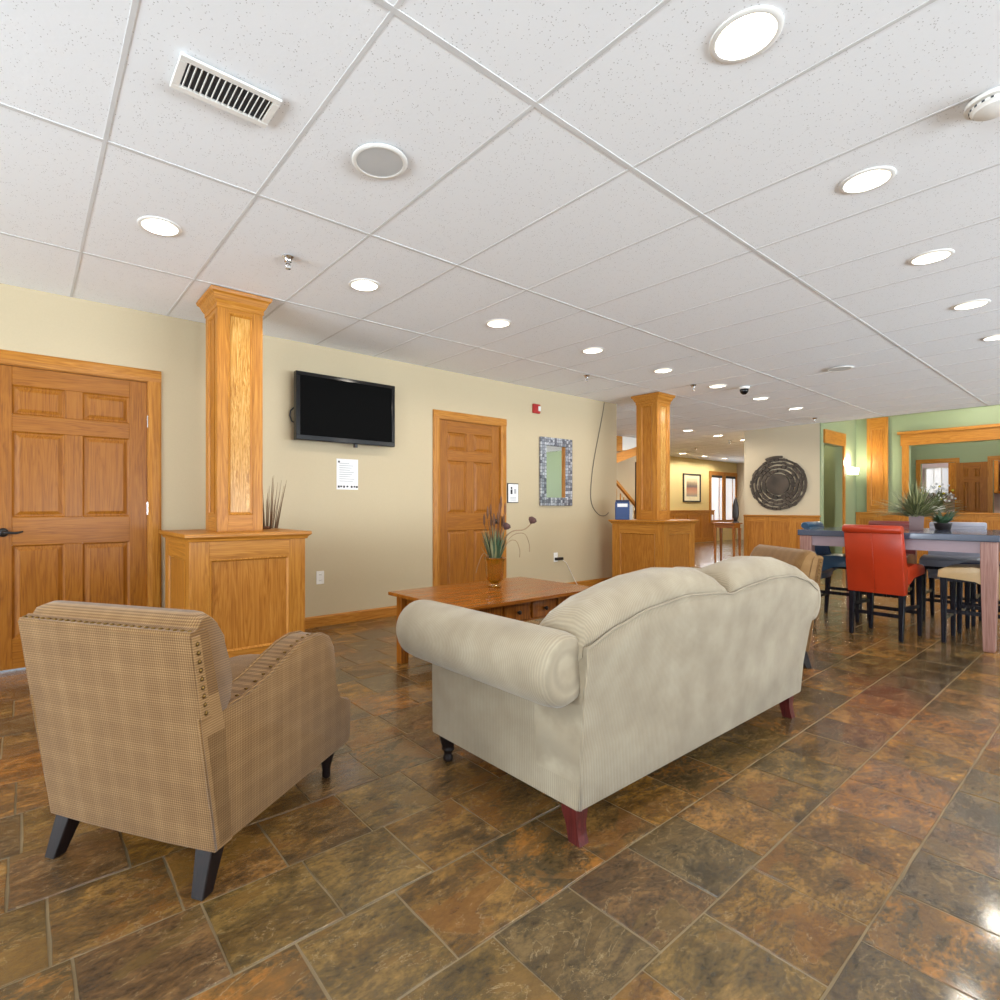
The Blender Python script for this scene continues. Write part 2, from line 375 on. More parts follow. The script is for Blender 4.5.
# ------------------------------------------------------------------ ceiling grid
GX0, GY0, TX, TY = 0.8645, 1.3793, 0.61, 1.22
YW = 4.68           # wall with the television
XB = 11.0           # far pale wall
LOB_Y, LOB_X = 8.5, 19.0
ceil = obj('ceiling', bx(XK, XB + 0.1, WIN_Y, YW, CEIL + 0.16, CEIL + 0.22), 'ceiling_back')
box_b = B(); bm_ = B(); bm_.from_mesh(ceil.data); box(bm_, 6.7, LOB_X, YW, LOB_Y, CEIL + 0.16, CEIL + 0.22); bm_.to_mesh(ceil.data); bm_.free(); box_b.free()
tag(ceil, 'suspended ceiling of white pitted panels in a white metal grid', 'ceiling', kind='structure')
LIGHTS = [(GX0 - 0.305 + 1.22 * i, GY0 - 0.61) for i in range(0, 8)] + [(GX0 - 0.305 + 1.22 * i, GY0 + 1.83) for i in range(0, 8)] + \
         [(GX0 - 0.305 + 1.22 * i, GY0 - 3.05) for i in range(0, 8)]
LGX, LGY = 10.06 - 0.305, 5.42 - 0.61      # the lobby has its own grid
LIGHTS_LOBBY = [(10.06 + 1.22 * k, 5.42) for k in range(-2, 4)] + [(14.33 + 1.22 * k, 7.86) for k in range(-1, 3)]
SPEAKERS = [(1.19, 2.013), (6.83, 1.985)]
HOLE = 0.088
def panel_mesh(hole):
    me_bm = B()
    hx, hy = TX / 2 - 0.003, TY / 2 - 0.003
    if not hole:
        box(me_bm, -hx, hx, -hy, hy, 0, 0.015)
    else:
        seg = 32
        outer = []
        for i in range(seg):
            a = 2 * PI * (i + 0.5) / seg; c, s = math.cos(a), math.sin(a)
            k = min(hx / abs(c) if abs(c) > 1e-9 else 1e9, hy / abs(s) if abs(s) > 1e-9 else 1e9)
            outer.append((c * k, s * k))
        # snap the nearest outline points to the corners
        for cx_, cy_ in ((hx, hy), (-hx, hy), (-hx, -hy), (hx, -hy)):
            j = min(range(seg), key=lambda q: (outer[q][0] - cx_) ** 2 + (outer[q][1] - cy_) ** 2); outer[j] = (cx_, cy_)
        ob = [me_bm.verts.new((x, y, 0)) for x, y in outer]
        ib = [me_bm.verts.new((HOLE * math.cos(2 * PI * (i + 0.5) / seg), HOLE * math.sin(2 * PI * (i + 0.5) / seg), 0)) for i in range(seg)]
        it = [me_bm.verts.new((v.co.x, v.co.y, 0.015)) for v in ib]
        for i in range(seg):
            j = (i + 1) % seg
            me_bm.faces.new((ob[i], ob[j], ib[j], ib[i])); me_bm.faces.new((ib[i], ib[j], it[j], it[i]))
    me = bpy.data.meshes.new('ceiling_panel'); bmesh.ops.recalc_face_normals(me_bm, faces=me_bm.faces[:])
    me_bm.to_mesh(me); me_bm.free(); me.materials.append(M('ceiling_panel'))
    return me
PM, PH = panel_mesh(False), panel_mesh(True)
tee_done = set()
def ceil_zone(x0, x1, y0, y1, GX0=GX0, GY0=GY0):
    i0 = math.floor((x0 - GX0) / TX + 1e-6); i1 = math.ceil((x1 - GX0) / TX - 1e-6)
    j0 = math.floor((y0 - GY0) / TY + 1e-6); j1 = math.ceil((y1 - GY0) / TY - 1e-6)
    for i in range(i0, i1):
        for j in range(j0, j1):
            xa, xb = max(GX0 + i * TX, x0), min(GX0 + (i + 1) * TX, x1); ya, yb = max(GY0 + j * TY, y0), min(GY0 + (j + 1) * TY, y1)
            if xb - xa < 0.03 or yb - ya < 0.03: continue
            holes = [l for l in LIGHTS + LIGHTS_LOBBY if xa + 0.1 < l[0] < xb - 0.1 and ya + 0.1 < l[1] < yb - 0.1]
            full = abs(xb - xa - TX) < 1e-4 and abs(yb - ya - TY) < 1e-4
            cx_, cy_ = (xa + xb) / 2, (ya + yb) / 2
            centred = holes and (full or (abs(xb - xa - TX) < 1e-4 and yb - ya > 1.0)) and abs(holes[0][0] - cx_) < 0.02 and abs(holes[0][1] - cy_) < 0.03
            o = bpy.data.objects.new('ceiling_panel', PH if centred else PM)
            COL.objects.link(o); o.parent = ceil
            o.location = (cx_, cy_, CEIL + random.uniform(-0.0006, 0.0006)); o.scale = ((xb - xa) / TX, (yb - ya) / TY, 1)
    for i in range(i0, i1 + 1):
        x = GX0 + i * TX
        if x < x0 or x > x1: continue
        obj('ceiling_tee', bx(x - 0.008, x + 0.008, y0, y1, CEIL - 0.0018, CEIL + 0.001), 'tee_white', ceil)
    for j in range(j0, j1 + 1):
        y = GY0 + j * TY
        if y < y0 or y > y1: continue
        obj('ceiling_tee', bx(x0, x1, y - 0.010, y + 0.010, CEIL - 0.0022, CEIL + 0.001), 'tee_white', ceil)
ceil_zone(XK, XB + 0.1, WIN_Y, YW)
ceil_zone(6.72, LOB_X, YW, LOB_Y, LGX, LGY)

# ------------------------------------------------------------------ slate floor
fl = obj('floor', bx(XK - 0.1, LOB_X + 0.5, WIN_Y - 0.1, LOB_Y + 0.2, -0.08, -0.003), 'grout')
tag(fl, 'brown and rust slate tile floor with pale grout lines', 'floor', kind='structure')
def tile_outline(rng, w):
    h = w / 2 - 0.0018; pts = []
    for k in range(4):
        for t in (0.0, 0.34, 0.67):
            p = -h + 2 * h * t; j = rng.uniform(-0.0022, 0.0022) if t else 0
            x, y = ((p, -h + j), (h + j, p), (-p, h + j), (-h + j, -p))[k]
            pts.append((x, y))
    return pts
def tile_geo(bm, pts, z=0.0, M4=None, mat=0):
    o_, i_ = [], []
    for x, y in pts:
        l = math.hypot(x, y); k = (l - 0.003) / l
        a, c = Vector((x, y, -0.0055)), Vector((x * k, y * k, z))
        if M4: a, c = M4 @ a, M4 @ c
        o_.append(bm.verts.new(a)); i_.append(bm.verts.new(c))
    f = bm.faces.new(i_); f.material_index = mat
    q = len(pts)
    for k in range(q):
        f = bm.faces.new((o_[k], o_[(k + 1) % q], i_[(k + 1) % q], i_[k])); f.material_index = mat
TW = 0.2935
rng = random.Random(3)
tile_meshes = {}
for v_ in range(4):
    pts = tile_outline(rng, TW)
    for mi in range(8):
        b_ = B(); tile_geo(b_, pts); me = bpy.data.meshes.new('slate_tile'); b_.to_mesh(me); b_.free(); me.materials.append(M('slate_%s' % 'abcdefgh'[mi]))
        tile_meshes[v_, mi] = me
ROW_OFF = {0: 0.062, 1: 0.243, 2: 0.09}
tiles = []
cyw, syw = math.cos(YAW), math.sin(YAW)
def cam_px(x, y, z):
    d = x * cyw + y * syw; r = x * syw - y * cyw
    return (CX + FPX * r / d, CY - FPX * (z - CAM_H) / d, d) if d > 0.1 else (9e9, 9e9, d)
j = -20
while True:
    yc = 0.735 + TW * (j + 0.5)
    if yc > LOB_Y: break
    if yc > WIN_Y:
        off = ROW_OFF.get(j, rng.uniform(0, TW))
        i = -14
        while True:
            xc = off + TW * (i + 0.5); i += 1
            if xc > LOB_X: break
            if yc > YW + 0.05 and xc < 6.8: continue
            u, v, d = cam_px(xc, yc, 0)
            vis = -70 < u < 1070 and 0 < v < 1100 and d > 0.3
            under = 1.5 < xc < 3.1 and 1.3 < yc < 1.9
            tiles.append((d if vis and not under else 1e6 + abs(d), xc, yc))
    j += 1
tiles.sort()
weights = [6, 3, 4, 4, 2, 5, 6, 4]
st = B()
for k, (d, x, y) in enumerate(tiles):
    mi = rng.choices(range(8), weights)[0]
    rz = rng.randrange(4) * PI / 2
    tilt = (rng.gauss(0, 0.0022), rng.gauss(0, 0.0022))
    dz = rng.uniform(-0.0012, 0.0008)
    if k < 300:
        o = bpy.data.objects.new('slate_tile', tile_meshes[rng.randrange(4), mi]); COL.objects.link(o); o.parent = fl
        o.location = (x, y, dz); o.rotation_euler = (tilt[0], tilt[1], rz)
    else:
        M4 = Matrix.Translation((x, y, dz)) @ Matrix.Rotation(tilt[0], 4, 'X') @ Matrix.Rotation(tilt[1], 4, 'Y') @ Matrix.Rotation(rz, 4, 'Z')
        tile_geo(st, tile_outline(rng, TW), 0, M4, mi)
so = obj('slate_tiles_beyond', st, ['slate_%s' % c for c in 'abcdefgh'], fl); so['kind'] = 'stuff'

# ------------------------------------------------------------------ walls
def struct(name, bm, mat, label, cat='wall'):
    return tag(obj(name, bm, mat), label, cat, kind='structure')
XE = 6.70           # end of the television wall
D1 = (-0.19, 0.735); D2 = (3.505, 4.405); DH = 2.055
wb = B()
xs = [XK, D1[0], D1[1], D2[0], D2[1], XE]
for a, c, z0 in ((xs[0], xs[1], 0), (xs[1], xs[2], DH), (xs[2], xs[3], 0), (xs[3], xs[4], DH), (xs[4], xs[5], 0)):
    box(wb, a, c, YW, YW + 0.13, z0, CEIL + 0.15)
wl = struct('wall_left', wb, 'wall_beige', 'pale yellow beige wall behind the television and the oak doors')
wb = B()
zt = CEIL + 0.2
for a, c in zip([XK - 0.1] + [x + WIN_W / 2 for x in WINX], [x - WIN_W / 2 for x in WINX] + [18.3]):
    box(wb, a, c, WIN_Y - 0.15, WIN_Y, 0, zt)
for x in WINX:
    box(wb, x - WIN_W / 2, x + WIN_W / 2, WIN_Y - 0.15, WIN_Y, 0, WIN_Z - WIN_H / 2); box(wb, x - WIN_W / 2, x + WIN_W / 2, WIN_Y - 0.15, WIN_Y, WIN_Z + WIN_H / 2, zt)
struct('wall_right', wb, 'wall_beige', 'beige wall with six tall daylight windows, the far ones added, opposite the television wall')
wb = B()
ybk = YBK
for a, c in ((WIN_Y - 0.15, ybk[0] - WIN_W / 2), (ybk[0] + WIN_W / 2, ybk[1] - WIN_W / 2), (ybk[1] + WIN_W / 2, ybk[2] - WIN_W / 2), (ybk[2] + WIN_W / 2, YW + 0.13)):
    box(wb, XK - 0.1, XK, a, c, 0, zt)
for y in ybk:
    box(wb, XK - 0.1, XK, y - WIN_W / 2, y + WIN_W / 2, 0, WIN_Z - WIN_H / 2); box(wb, XK - 0.1, XK, y - WIN_W / 2, y + WIN_W / 2, WIN_Z + WIN_H / 2, zt)
struct('wall_back', wb, 'wall_beige', 'beige end wall with three windows facing the dining tables')
nwin = [0]
def window(cx, cy, along):
    nwin[0] += 1
    w = thing('window_%d' % nwin[0], 'unseen white framed daylight window with a cross bar', 'window', (cx, cy, WIN_Z), 0 if along == 0 else PI / 2, kind='structure', group='daylight windows')
    hw, hh = WIN_W / 2 - 0.003, WIN_H / 2 - 0.003
    for a in (bx(-hw, -hw + 0.06, -0.05, 0.03, -hh, hh), bx(hw - 0.06, hw, -0.05, 0.03, -hh, hh)): obj('window_stile', a, 'white_paint', w)
    for a in (bx(-hw + 0.06, hw - 0.06, -0.05, 0.03, -hh, -hh + 0.06), bx(-hw + 0.06, hw - 0.06, -0.05, 0.03, hh - 0.06, hh), bx(-hw + 0.06, hw - 0.06, -0.04, 0.02, -0.02, 0.02)): obj('window_rail', a, 'white_paint', w)
    for z0, z1 in ((-hh + 0.06, -0.02), (0.02, hh - 0.06)): obj('pane', bx(-hw + 0.06, hw - 0.06, -0.012, -0.008, z0, z1), 'pane_glass', w)
for x in WINX: window(x, WIN_Y - 0.07, 0)
for y in ybk: window(XK - 0.05, y, 1)

# baseboards along the television wall
def baseboard(name, x0, x1, y):
    b_ = B(); prism(b_, [(y, 0), (y - 0.016, 0), (y - 0.016, 0.085), (y - 0.008, 0.1), (y, 0.1)], 0, x0, x1)
    struct(name, b_, 'oak_x', 'oak baseboard along the foot of the beige wall', 'baseboard')
baseboard('baseboard_left', D1[1] + 0.095, D2[0] - 0.095, YW); baseboard('baseboard_far', D2[1] + 0.095, XE, YW)

# ------------------------------------------------------------------ panelled doors
def six_panel_door(root, w, h, th, pre='door_', front=-1):
    # local: x 0..w, y 0 at the front face going back (+), z 0..h
    st_, mid = 0.115, 0.105
    rails = [(0, 0.20), (0.83, 1.02), (1.60, 1.715), (h - 0.125, h)]
    for x0, x1 in ((0, st_), (w - st_, w)): obj('stile', bx(x0, x1, 0, th, 0, h, bev=0.002), pre + 'z', root)
    for z0, z1 in rails: obj('rail', bx(st_, w - st_, 0.0006, th, z0, z1, bev=0.002), pre + 'x', root)
    for (a, b_) in zip(rails, rails[1:]):
        z0, z1 = a[1], b_[0]
        xm = w / 2
        obj('mullion', bx(xm - mid / 2, xm + mid / 2, 0.0006, th, z0, z1, bev=0.002), pre + 'z', root)
        for x0, x1 in ((st_, xm - mid / 2), (xm + mid / 2, w - st_)):
            m_ = B(); y0, y1 = 0.013, 0.004
            r = []
            for ins, yy in ((0, 0.004), (0.010, y0), (0.016, y0), (0.040, y1), (0.0401, y1)):
                r.append([m_.verts.new((x0 + ins, yy, z0 + ins)), m_.verts.new((x1 - ins, yy, z0 + ins)), m_.verts.new((x1 - ins, yy, z1 - ins)), m_.verts.new((x0 + ins, yy, z1 - ins))])
            ring_faces(m_, r, True, False, True)
            obj('panel', m_, pre + 'z', root)
def casing(root, x0, x1, h, w=0.088):
    d = 0.020
    prof = lambda a, s: [(a, 0), (a, -d * 0.7), (a + s * w * 0.3, -d), (a + s * w * 0.85, -d * 0.85), (a + s * w, -d * 0.6), (a + s * w, 0)]
    for a, s in ((x0, -1), (x1, 1)):
        b_ = B(); prism(b_, prof(a, s), 2, 0, h); obj('casing', b_, 'oak_z', root)
    b_ = B(); prism(b_, [(y, z) for z, y in [(h, 0), (h, -d * 0.7), (h + w * 0.3, -d), (h + w * 0.85, -d * 0.85), (h + w, -d * 0.6), (h + w, 0)]], 0, x0 - w, x1 + w)
    obj('casing', b_, 'oak_x', root)
def lever(root, x, z, s):
    h = obj('handle', lathe(B(), [(0.001, -0.012), (0.027, -0.010), (0.030, 0)], 20), 'black_metal', root, True, (x, 0, z), (PI / 2, 0, 0))
    h.rotation_euler = (-PI / 2, 0, 0); h.location = (x, 0, z)
    b_ = B(); tube(b_, [(0, 0, -0.005), (0, 0, -0.045), (s * 0.02, 0, -0.055), (s * 0.07, 0.004, -0.055), (s * 0.105, -0.006, -0.054)], [0.010, 0.010, 0.010, 0.008, 0.006], 10)
    for v in b_.verts: pass
    obj('lever', b_, 'black_metal', h, True)
d1 = thing('door_1', 'six panel oak door with a black lever handle beside the corner pedestal', 'door', (0, YW, 0), kind='structure')
dl = d1
def place_door(root, D, yf, handle, hinge):
    sub = bpy.data.objects.new('door_leaf', None); COL.objects.link(sub); sub.parent = root
    return sub
def build_door(root, D, hx, hs, hingex):
    leaf = root
    before = set(o.name for o in COL.objects)
    six_panel_door(root, D[1] - D[0] - 0.012, DH - 0.018, 0.035)
    for o in COL.objects:
        if o.name not in before: o.location = (D[0] + 0.006, 0.012, 0.010)
    for x0, x1 in ((D[0], D[0] + 0.005), (D[1] - 0.005, D[1])): obj('jamb', bx(x0, x1, 0.0, 0.13, 0, DH), 'oak_z', root)
    obj('jamb', bx(D[0] + 0.005, D[1] - 0.005, 0.0, 0.13, DH - 0.006, DH), 'oak_x', root)
    casing(root, D[0], D[1], DH)
    lever(root, hx, 0.93, hs)
    for z in (0.25, 1.09, 1.75):
        b_ = B(); lathe(b_, [(0.006, z - 0.045), (0.006, z + 0.045)], 10, hingex, 0.0); obj('hinge', b_, 'chrome', root, True, auto=0.8)
build_door(d1, D1, D1[0] + 0.075, 1, D1[1] - 0.003)
d2 = thing('door_2', 'six panel oak door between the television and the mosaic mirror', 'door', (0, YW, 0), kind='structure')
build_door(d2, D2, D2[1] - 0.075, -1, D2[0] + 0.003)

# ------------------------------------------------------------------ panelled oak columns on pedestals
def frame_panel(root, w, h, th, stile, top, bot, face, pm, fm='oak_', parent_name='panel'):
    """A framed panel lying in local XZ, centred on x, z from 0; face tells the rotation about z and the offset (dist)."""
    rot, dist, z0 = face
    Mx = Matrix.Rotation(rot, 4, 'Z') @ Matrix.Translation((0, -dist, z0))
    out = []
    def put(nm, b_, mat):
        bmesh.ops.transform(b_, matrix=Mx, verts=b_.verts[:]); out.append(obj(nm, b_, mat, root))
    hor = 'x' if abs(math.cos(rot)) > 0.5 else 'y'
    for x0, x1 in ((-w / 2, -w / 2 + stile), (w / 2 - stile, w / 2)): put('stile', bx(x0, x1, 0, th, 0, h, bev=0.0015), fm + 'z')
    put('rail', bx(-w / 2 + stile, w / 2 - stile, 0.0004, th, 0, bot, bev=0.0015), fm + hor)
    put('rail', bx(-w / 2 + stile, w / 2 - stile, 0.0004, th, h - top, h, bev=0.0015), fm + hor)
    x0, x1, za, zb = -w / 2 + stile, w / 2 - stile, bot, h - top
    b_ = B(); r = []
    for ins, yy in ((0, -0.002), (0.006, -0.004), (0.012, 0.001), (0.018, 0.009)):
        r.append([b_.verts.new((x0 + ins, yy, za + ins)), b_.verts.new((x1 - ins, yy, za + ins)), b_.verts.new((x1 - ins, yy, zb - ins)), b_.verts.new((x0 + ins, yy, zb - ins))])
    ring_faces(b_, r, True, False, False); put('panel_moulding', b_, fm + 'z')
    put('panel', bx(x0 + 0.001, x1 - 0.001, 0.010, th, za + 0.001, zb - 0.001), pm)
SLAB = 0.82; PH_ = 0.93; SHAFT = 0.306
def column(cx, cy, label):
    r = thing('oak_column', label, 'column', (cx, cy, 0), group=None)
    hw = SLAB / 2 - 0.035
    for k in range(4):
        frame_panel(r, 2 * hw - (0.041 if k % 2 else 0.0), PH_ - 0.05, 0.02, 0.115 - (0.0205 if k % 2 else 0), 0.115, 0.16, (k * PI / 2, hw, 0), 'oakpanel_z')
    for k in range(4):
        pass
    b_ = B(); t = 0.018
    for s in (-1, 1):
        box(b_, -hw - 0.012, hw + 0.012, s * (hw + 0.006) - 0.006, s * (hw + 0.006) + 0.006, 0, 0.10); box(b_, s * (hw + 0.006) - 0.006, s * (hw + 0.006) + 0.006, -hw, hw, 0, 0.10)
    obj('plinth', b_, 'oak_x', r)
    # cap slab with a moulded edge
    h = SLAB / 2; rings = []
    b_ = B()
    for e, z in ((hw + 0.001, PH_ - 0.052), (hw + 0.012, PH_ - 0.050), (hw + 0.016, PH_ - 0.036), (h - 0.008, PH_ - 0.026), (h, PH_ - 0.020), (h, PH_ - 0.003), (h - 0.003, PH_)):
        rings.append([b_.verts.new((-e, -e, z)), b_.verts.new((e, -e, z)), b_.verts.new((e, e, z)), b_.verts.new((-e, e, z))])
    ring_faces(b_, rings); obj('pedestal_cap', b_, 'oak_x', r)
    s = SHAFT / 2
    for k in range(4):
        frame_panel(r, SHAFT - (0.033 if k % 2 else 0.0), CEIL - 0.10 - PH_, 0.016, 0.070 - (0.0165 if k % 2 else 0), 0.050, 0.115, (k * PI / 2, s, PH_), 'oak_burl' if k == 0 else 'oakpanel_z')
    b_ = B(); rings = []
    for e, z in ((s + 0.001, CEIL - 0.125), (s + 0.006, CEIL - 0.120), (s + 0.006, CEIL - 0.095), (s + 0.020, CEIL - 0.075), (s + 0.034, CEIL - 0.042), (s + 0.048, CEIL - 0.030), (s + 0.052, CEIL - 0.014), (s + 0.052, CEIL - 0.007)):
        rings.append([b_.verts.new((-e, -e, z)), b_.verts.new((e, -e, z)), b_.verts.new((e, e, z)), b_.verts.new((-e, e, z))])
    ring_faces(b_, rings); obj('crown', b_, 'oak_x', r)
    return r
P1 = (1.175, 4.022); P2 = (6.57, 4.022)
column(*P1, 'panelled oak column on a square pedestal between the corner door and television')
column(*P2, 'panelled oak column on a square pedestal at the lobby opening with a blue box')

# ------------------------------------------------------------------ recessed downlights, vent, speakers, sprinklers
def downlight(x, y, grp, lab, z=CEIL, power=19):
    r = thing('downlight', lab, 'ceiling light', (x, y, z), group=grp)
    b_ = B(); lathe(b_, [(0.1035, 0.0), (0.1035, -0.004), (0.098, -0.007), (0.086, -0.006), (0.084, 0.0)], 32, cap=False); obj('trim_ring', b_, 'trim_white', r, True, auto=0.9)
    b_ = B(); lathe(b_, [(0.085, -0.003), (0.078, 0.03), (0.072, 0.055)], 32, cap=False); obj('reflector', b_, 'trim_white', r, True)
    b_ = B(); lathe(b_, [(0.072, 0.055), (0.06, 0.050), (0.03, 0.045), (0.002, 0.044)], 32, cap=True); obj('lens', b_, 'lamp_lens', r, True)
    l = bpy.data.lights.new('downlight_lamp', 'SPOT'); l.energy = power; l.color = (1.0, 0.92, 0.80); l.spot_size = 3.05; l.spot_blend = 0.35; l.shadow_soft_size = 0.075
    o = bpy.data.objects.new('downlight_lamp', l); COL.objects.link(o); o.parent = r; o.location = (0, 0, -0.02)
ROWA = ['in front of the corner oak door', 'in front of the television beside the corner column', 'above the coffee table', 'in front of the oak door beside the mirror',
        'in front of the mosaic mirror', 'beside the lobby column', 'just beyond the security camera', 'nearest the round wall sculpture']
ROWB = ['over the open floor behind the plaid armchair', 'above the near arm of the sofa beside the smoke detector', 'above the far arm of the sofa', 'between the sofa and the dining table',
        'above the front edge of the dining table', 'above the far edge of the dining table', 'just beyond the dining table', 'nearest the green dining end']
for k, (x, y) in enumerate(LIGHTS):
    if y > 3: g, lab = 'downlights over the coffee table row', 'recessed round downlight ' + ROWA[k % 8]
    elif y > 0: g, lab = 'downlights over the dining row', 'recessed round downlight ' + ROWB[k % 8]
    else: g, lab = 'downlights along the windows', 'recessed round downlight in the row along the windows'
    downlight(x, y, g, lab)
for (x, y) in LIGHTS_LOBBY:
    if y < 6: downlight(x, y, 'lobby downlights near the columns', 'recessed round downlight in the lobby row passing the console table', CEIL - 0.001, 55)
    else: downlight(x, y, 'lobby downlights along the yellow wall', 'recessed round downlight in the lobby row before the framed print', CEIL - 0.001, 55)
# supply vent
r = thing('ceiling_vent', 'white louvred air vent in the ceiling near the corner door', 'vent', (0.564, 2.013, CEIL))
hw, hd = 0.168, 0.088
b_ = B()
for a in ((-hw, hw, -hd, -hd + 0.026), (-hw, hw, hd - 0.026, hd), (-hw, -hw + 0.026, -hd + 0.026, hd - 0.026), (hw - 0.026, hw, -hd + 0.026, hd - 0.026)): box(b_, a[0], a[1], a[2], a[3], -0.016, -0.0065, bev=0.002)
obj('vent_frame', b_, 'trim_white', r)
obj('vent_backing', bx(-hw + 0.02, hw - 0.02, -hd + 0.02, hd - 0.02, -0.0065, -0.006), 'vent_dark', r)
sl = None
for k in range(15):
    x = -hw + 0.026 + (k + 0.5) * (2 * hw - 0.052) / 15
    if sl is None:
        b_ = bx(-0.0012, 0.0012, -hd + 0.026, hd - 0.026, -0.007, 0.007); sl = obj('louvre', b_, 'trim_white', r, loc=(x, 0, -0.0125), rot=(0, 0.6, 0)); sl.scale = (1, 1, 0.75)
    else:
        o = sl.copy(); COL.objects.link(o); o.parent = r; o.location = (x, 0, -0.0125)
for (x, y), lab in zip(SPEAKERS, ('round grey ceiling speaker near the air vent', 'round grey ceiling speaker above the dining table')):
    r = thing('ceiling_speaker', lab, 'speaker', (x, y, CEIL))
    b_ = B(); lathe(b_, [(0.118, -0.0065), (0.118, -0.010), (0.110, -0.016), (0.099, -0.014), (0.097, -0.0065)], 40, cap=False); obj('speaker_rim', b_, 'trim_white', r, True, auto=0.9)
    b_ = B(); lathe(b_, [(0.098, -0.0125), (0.098, -0.0130), (0.002, -0.0132)], 40); obj('speaker_grille', b_, 'speaker_grey', r)
def sprinkler(x, y, lab):
    r = thing('fire_sprinkler', lab, 'sprinkler', (x, y, CEIL))
    b_ = B(); lathe(b_, [(0.036, -0.0065), (0.034, -0.010), (0.024, -0.022), (0.021, -0.034), (0.012, -0.036), (0.011, -0.046), (0.006, -0.048)], 20); obj('escutcheon', b_, 'chrome', r, True, auto=0.7)
    b_ = B()
    for s in (-1, 1): tube(b_, [(s * 0.010, 0, -0.046), (s * 0.014, 0, -0.058), (s * 0.004, 0, -0.070)], 0.003, 6)
    lathe(b_, [(0.003, -0.046), (0.003, -0.072)], 8); obj('frame_arms', b_, 'chrome', r, True)
    b_ = B(); lathe(b_, [(0.003, -0.072), (0.016, -0.074), (0.016, -0.076), (0.002, -0.077)], 14); obj('deflector', b_, 'chrome', r, True, auto=0.7)
sprinkler(1.22, 3.12, 'chrome fire sprinkler on the ceiling beside the corner column')
sprinkler(6.35, 3.35, 'chrome fire sprinkler on the ceiling beside the security camera')
sprinkler(10.3, 3.35, 'chrome fire sprinkler on the ceiling near the round wall sculpture')
sprinkler(4.95, 3.85, 'chrome fire sprinkler on the ceiling above the mosaic mirror')
sprinkler(12.4, 5.7, 'chrome fire sprinkler on the lobby ceiling')
sprinkler(13.2, 6.9, 'chrome fire sprinkler on the lobby ceiling above the framed print')
r = thing('smoke_detector', 'round white smoke detector on the ceiling', 'smoke detector', (2.765, 0.325, CEIL))
b_ = B(); lathe(b_, [(0.085, -0.0065), (0.085, -0.020), (0.080, -0.022), (0.075, -0.022)], 36, cap=True); obj('detector_base', b_, 'plastic_white', r, True, auto=0.7)
b_ = B(); lathe(b_, [(0.070, -0.022), (0.070, -0.030), (0.064, -0.034), (0.060, -0.042), (0.040, -0.050), (0.002, -0.052)], 36); obj('detector_head', b_, 'plastic_white', r, True, auto=0.7)
b_ = B()
for k in range(18):
    a = 2 * PI * k / 18; q = B(); box(q, 0.064, 0.072, -0.004, 0.004, -0.0295, -0.0235); bmesh.ops.rotate(q, cent=(0, 0, 0), matrix=Matrix.Rotation(a, 3, 'Z'), verts=q.verts[:])
    me = bpy.data.meshes.new('t'); q.to_mesh(me); b_.from_mesh(me); q.free(); bpy.data.meshes.remove(me)
obj('detector_slots', b_, 'vent_dark', r)
r = thing('security_camera', 'small dark dome security camera on the ceiling before the lobby', 'camera', (6.95, 3.02, CEIL))
b_ = B(); lathe(b_, [(0.06, -0.0065), (0.06, -0.03), (0.055, -0.034), (0.05, -0.034)], 24); obj('camera_base', b_, 'plastic_white', r, True, auto=0.7)
b_ = B(); lathe(b_, [(0.05, -0.034), (0.048, -0.06), (0.036, -0.085), (0.018, -0.098), (0.001, -0.10)], 24); obj('camera_dome', b_, 'black_gloss', r, True)

# ------------------------------------------------------------------ things on the television wall
tv = thing('television', 'black flat screen television mounted on the beige wall', 'television', (2.355, YW - 0.003, 1.99))
hw, hh = 0.506, 0.302
b_ = B(); box(b_, -hw, hw, -0.13, -0.07, -hh, hh, bev=0.008, seg=2); obj('television_body', b_, 'black_gloss', tv)
b_ = B()
for a in ((-hw + 0.004, hw - 0.004, hh - 0.036, hh - 0.004), (-hw + 0.004, hw - 0.004, -hh + 0.004, -hh + 0.046), (-hw + 0.004, -hw + 0.038, -hh + 0.046, hh - 0.036), (hw - 0.038, hw - 0.004, -hh + 0.046, hh - 0.036)): box(b_, a[0], a[1], -0.136, -0.1302, a[2], a[3], bev=0.0025)
obj('bezel', b_, 'black_gloss', tv)
obj('screen', bx(-hw + 0.038, hw - 0.038, -0.1315, -0.1302, -hh + 0.046, hh - 0.036), 'screen_black', tv)
b_ = B(); box(b_, -0.15, 0.15, -0.07, -0.012, -0.12, 0.12); box(b_, -0.2, 0.2, -0.012, 0, -0.16, 0.16); obj('wall_bracket', b_, 'black_metal', tv)
obj('stand_stub', bx(0.07, 0.10, -0.12, -0.09, -hh - 0.03, -hh), 'black_metal', tv)
b_ = B(); tube(b_, [(-0.40, -0.06, 0.02), (-0.48, -0.045, 0.0), (-0.515, -0.03, -0.04), (-0.52, -0.025, -0.08), (-0.505, -0.03, -0.13), (-0.46, -0.05, -0.16), (-0.40, -0.06, -0.17)], 0.007, 8); obj('power_lead', b_, 'black_metal', tv, True)

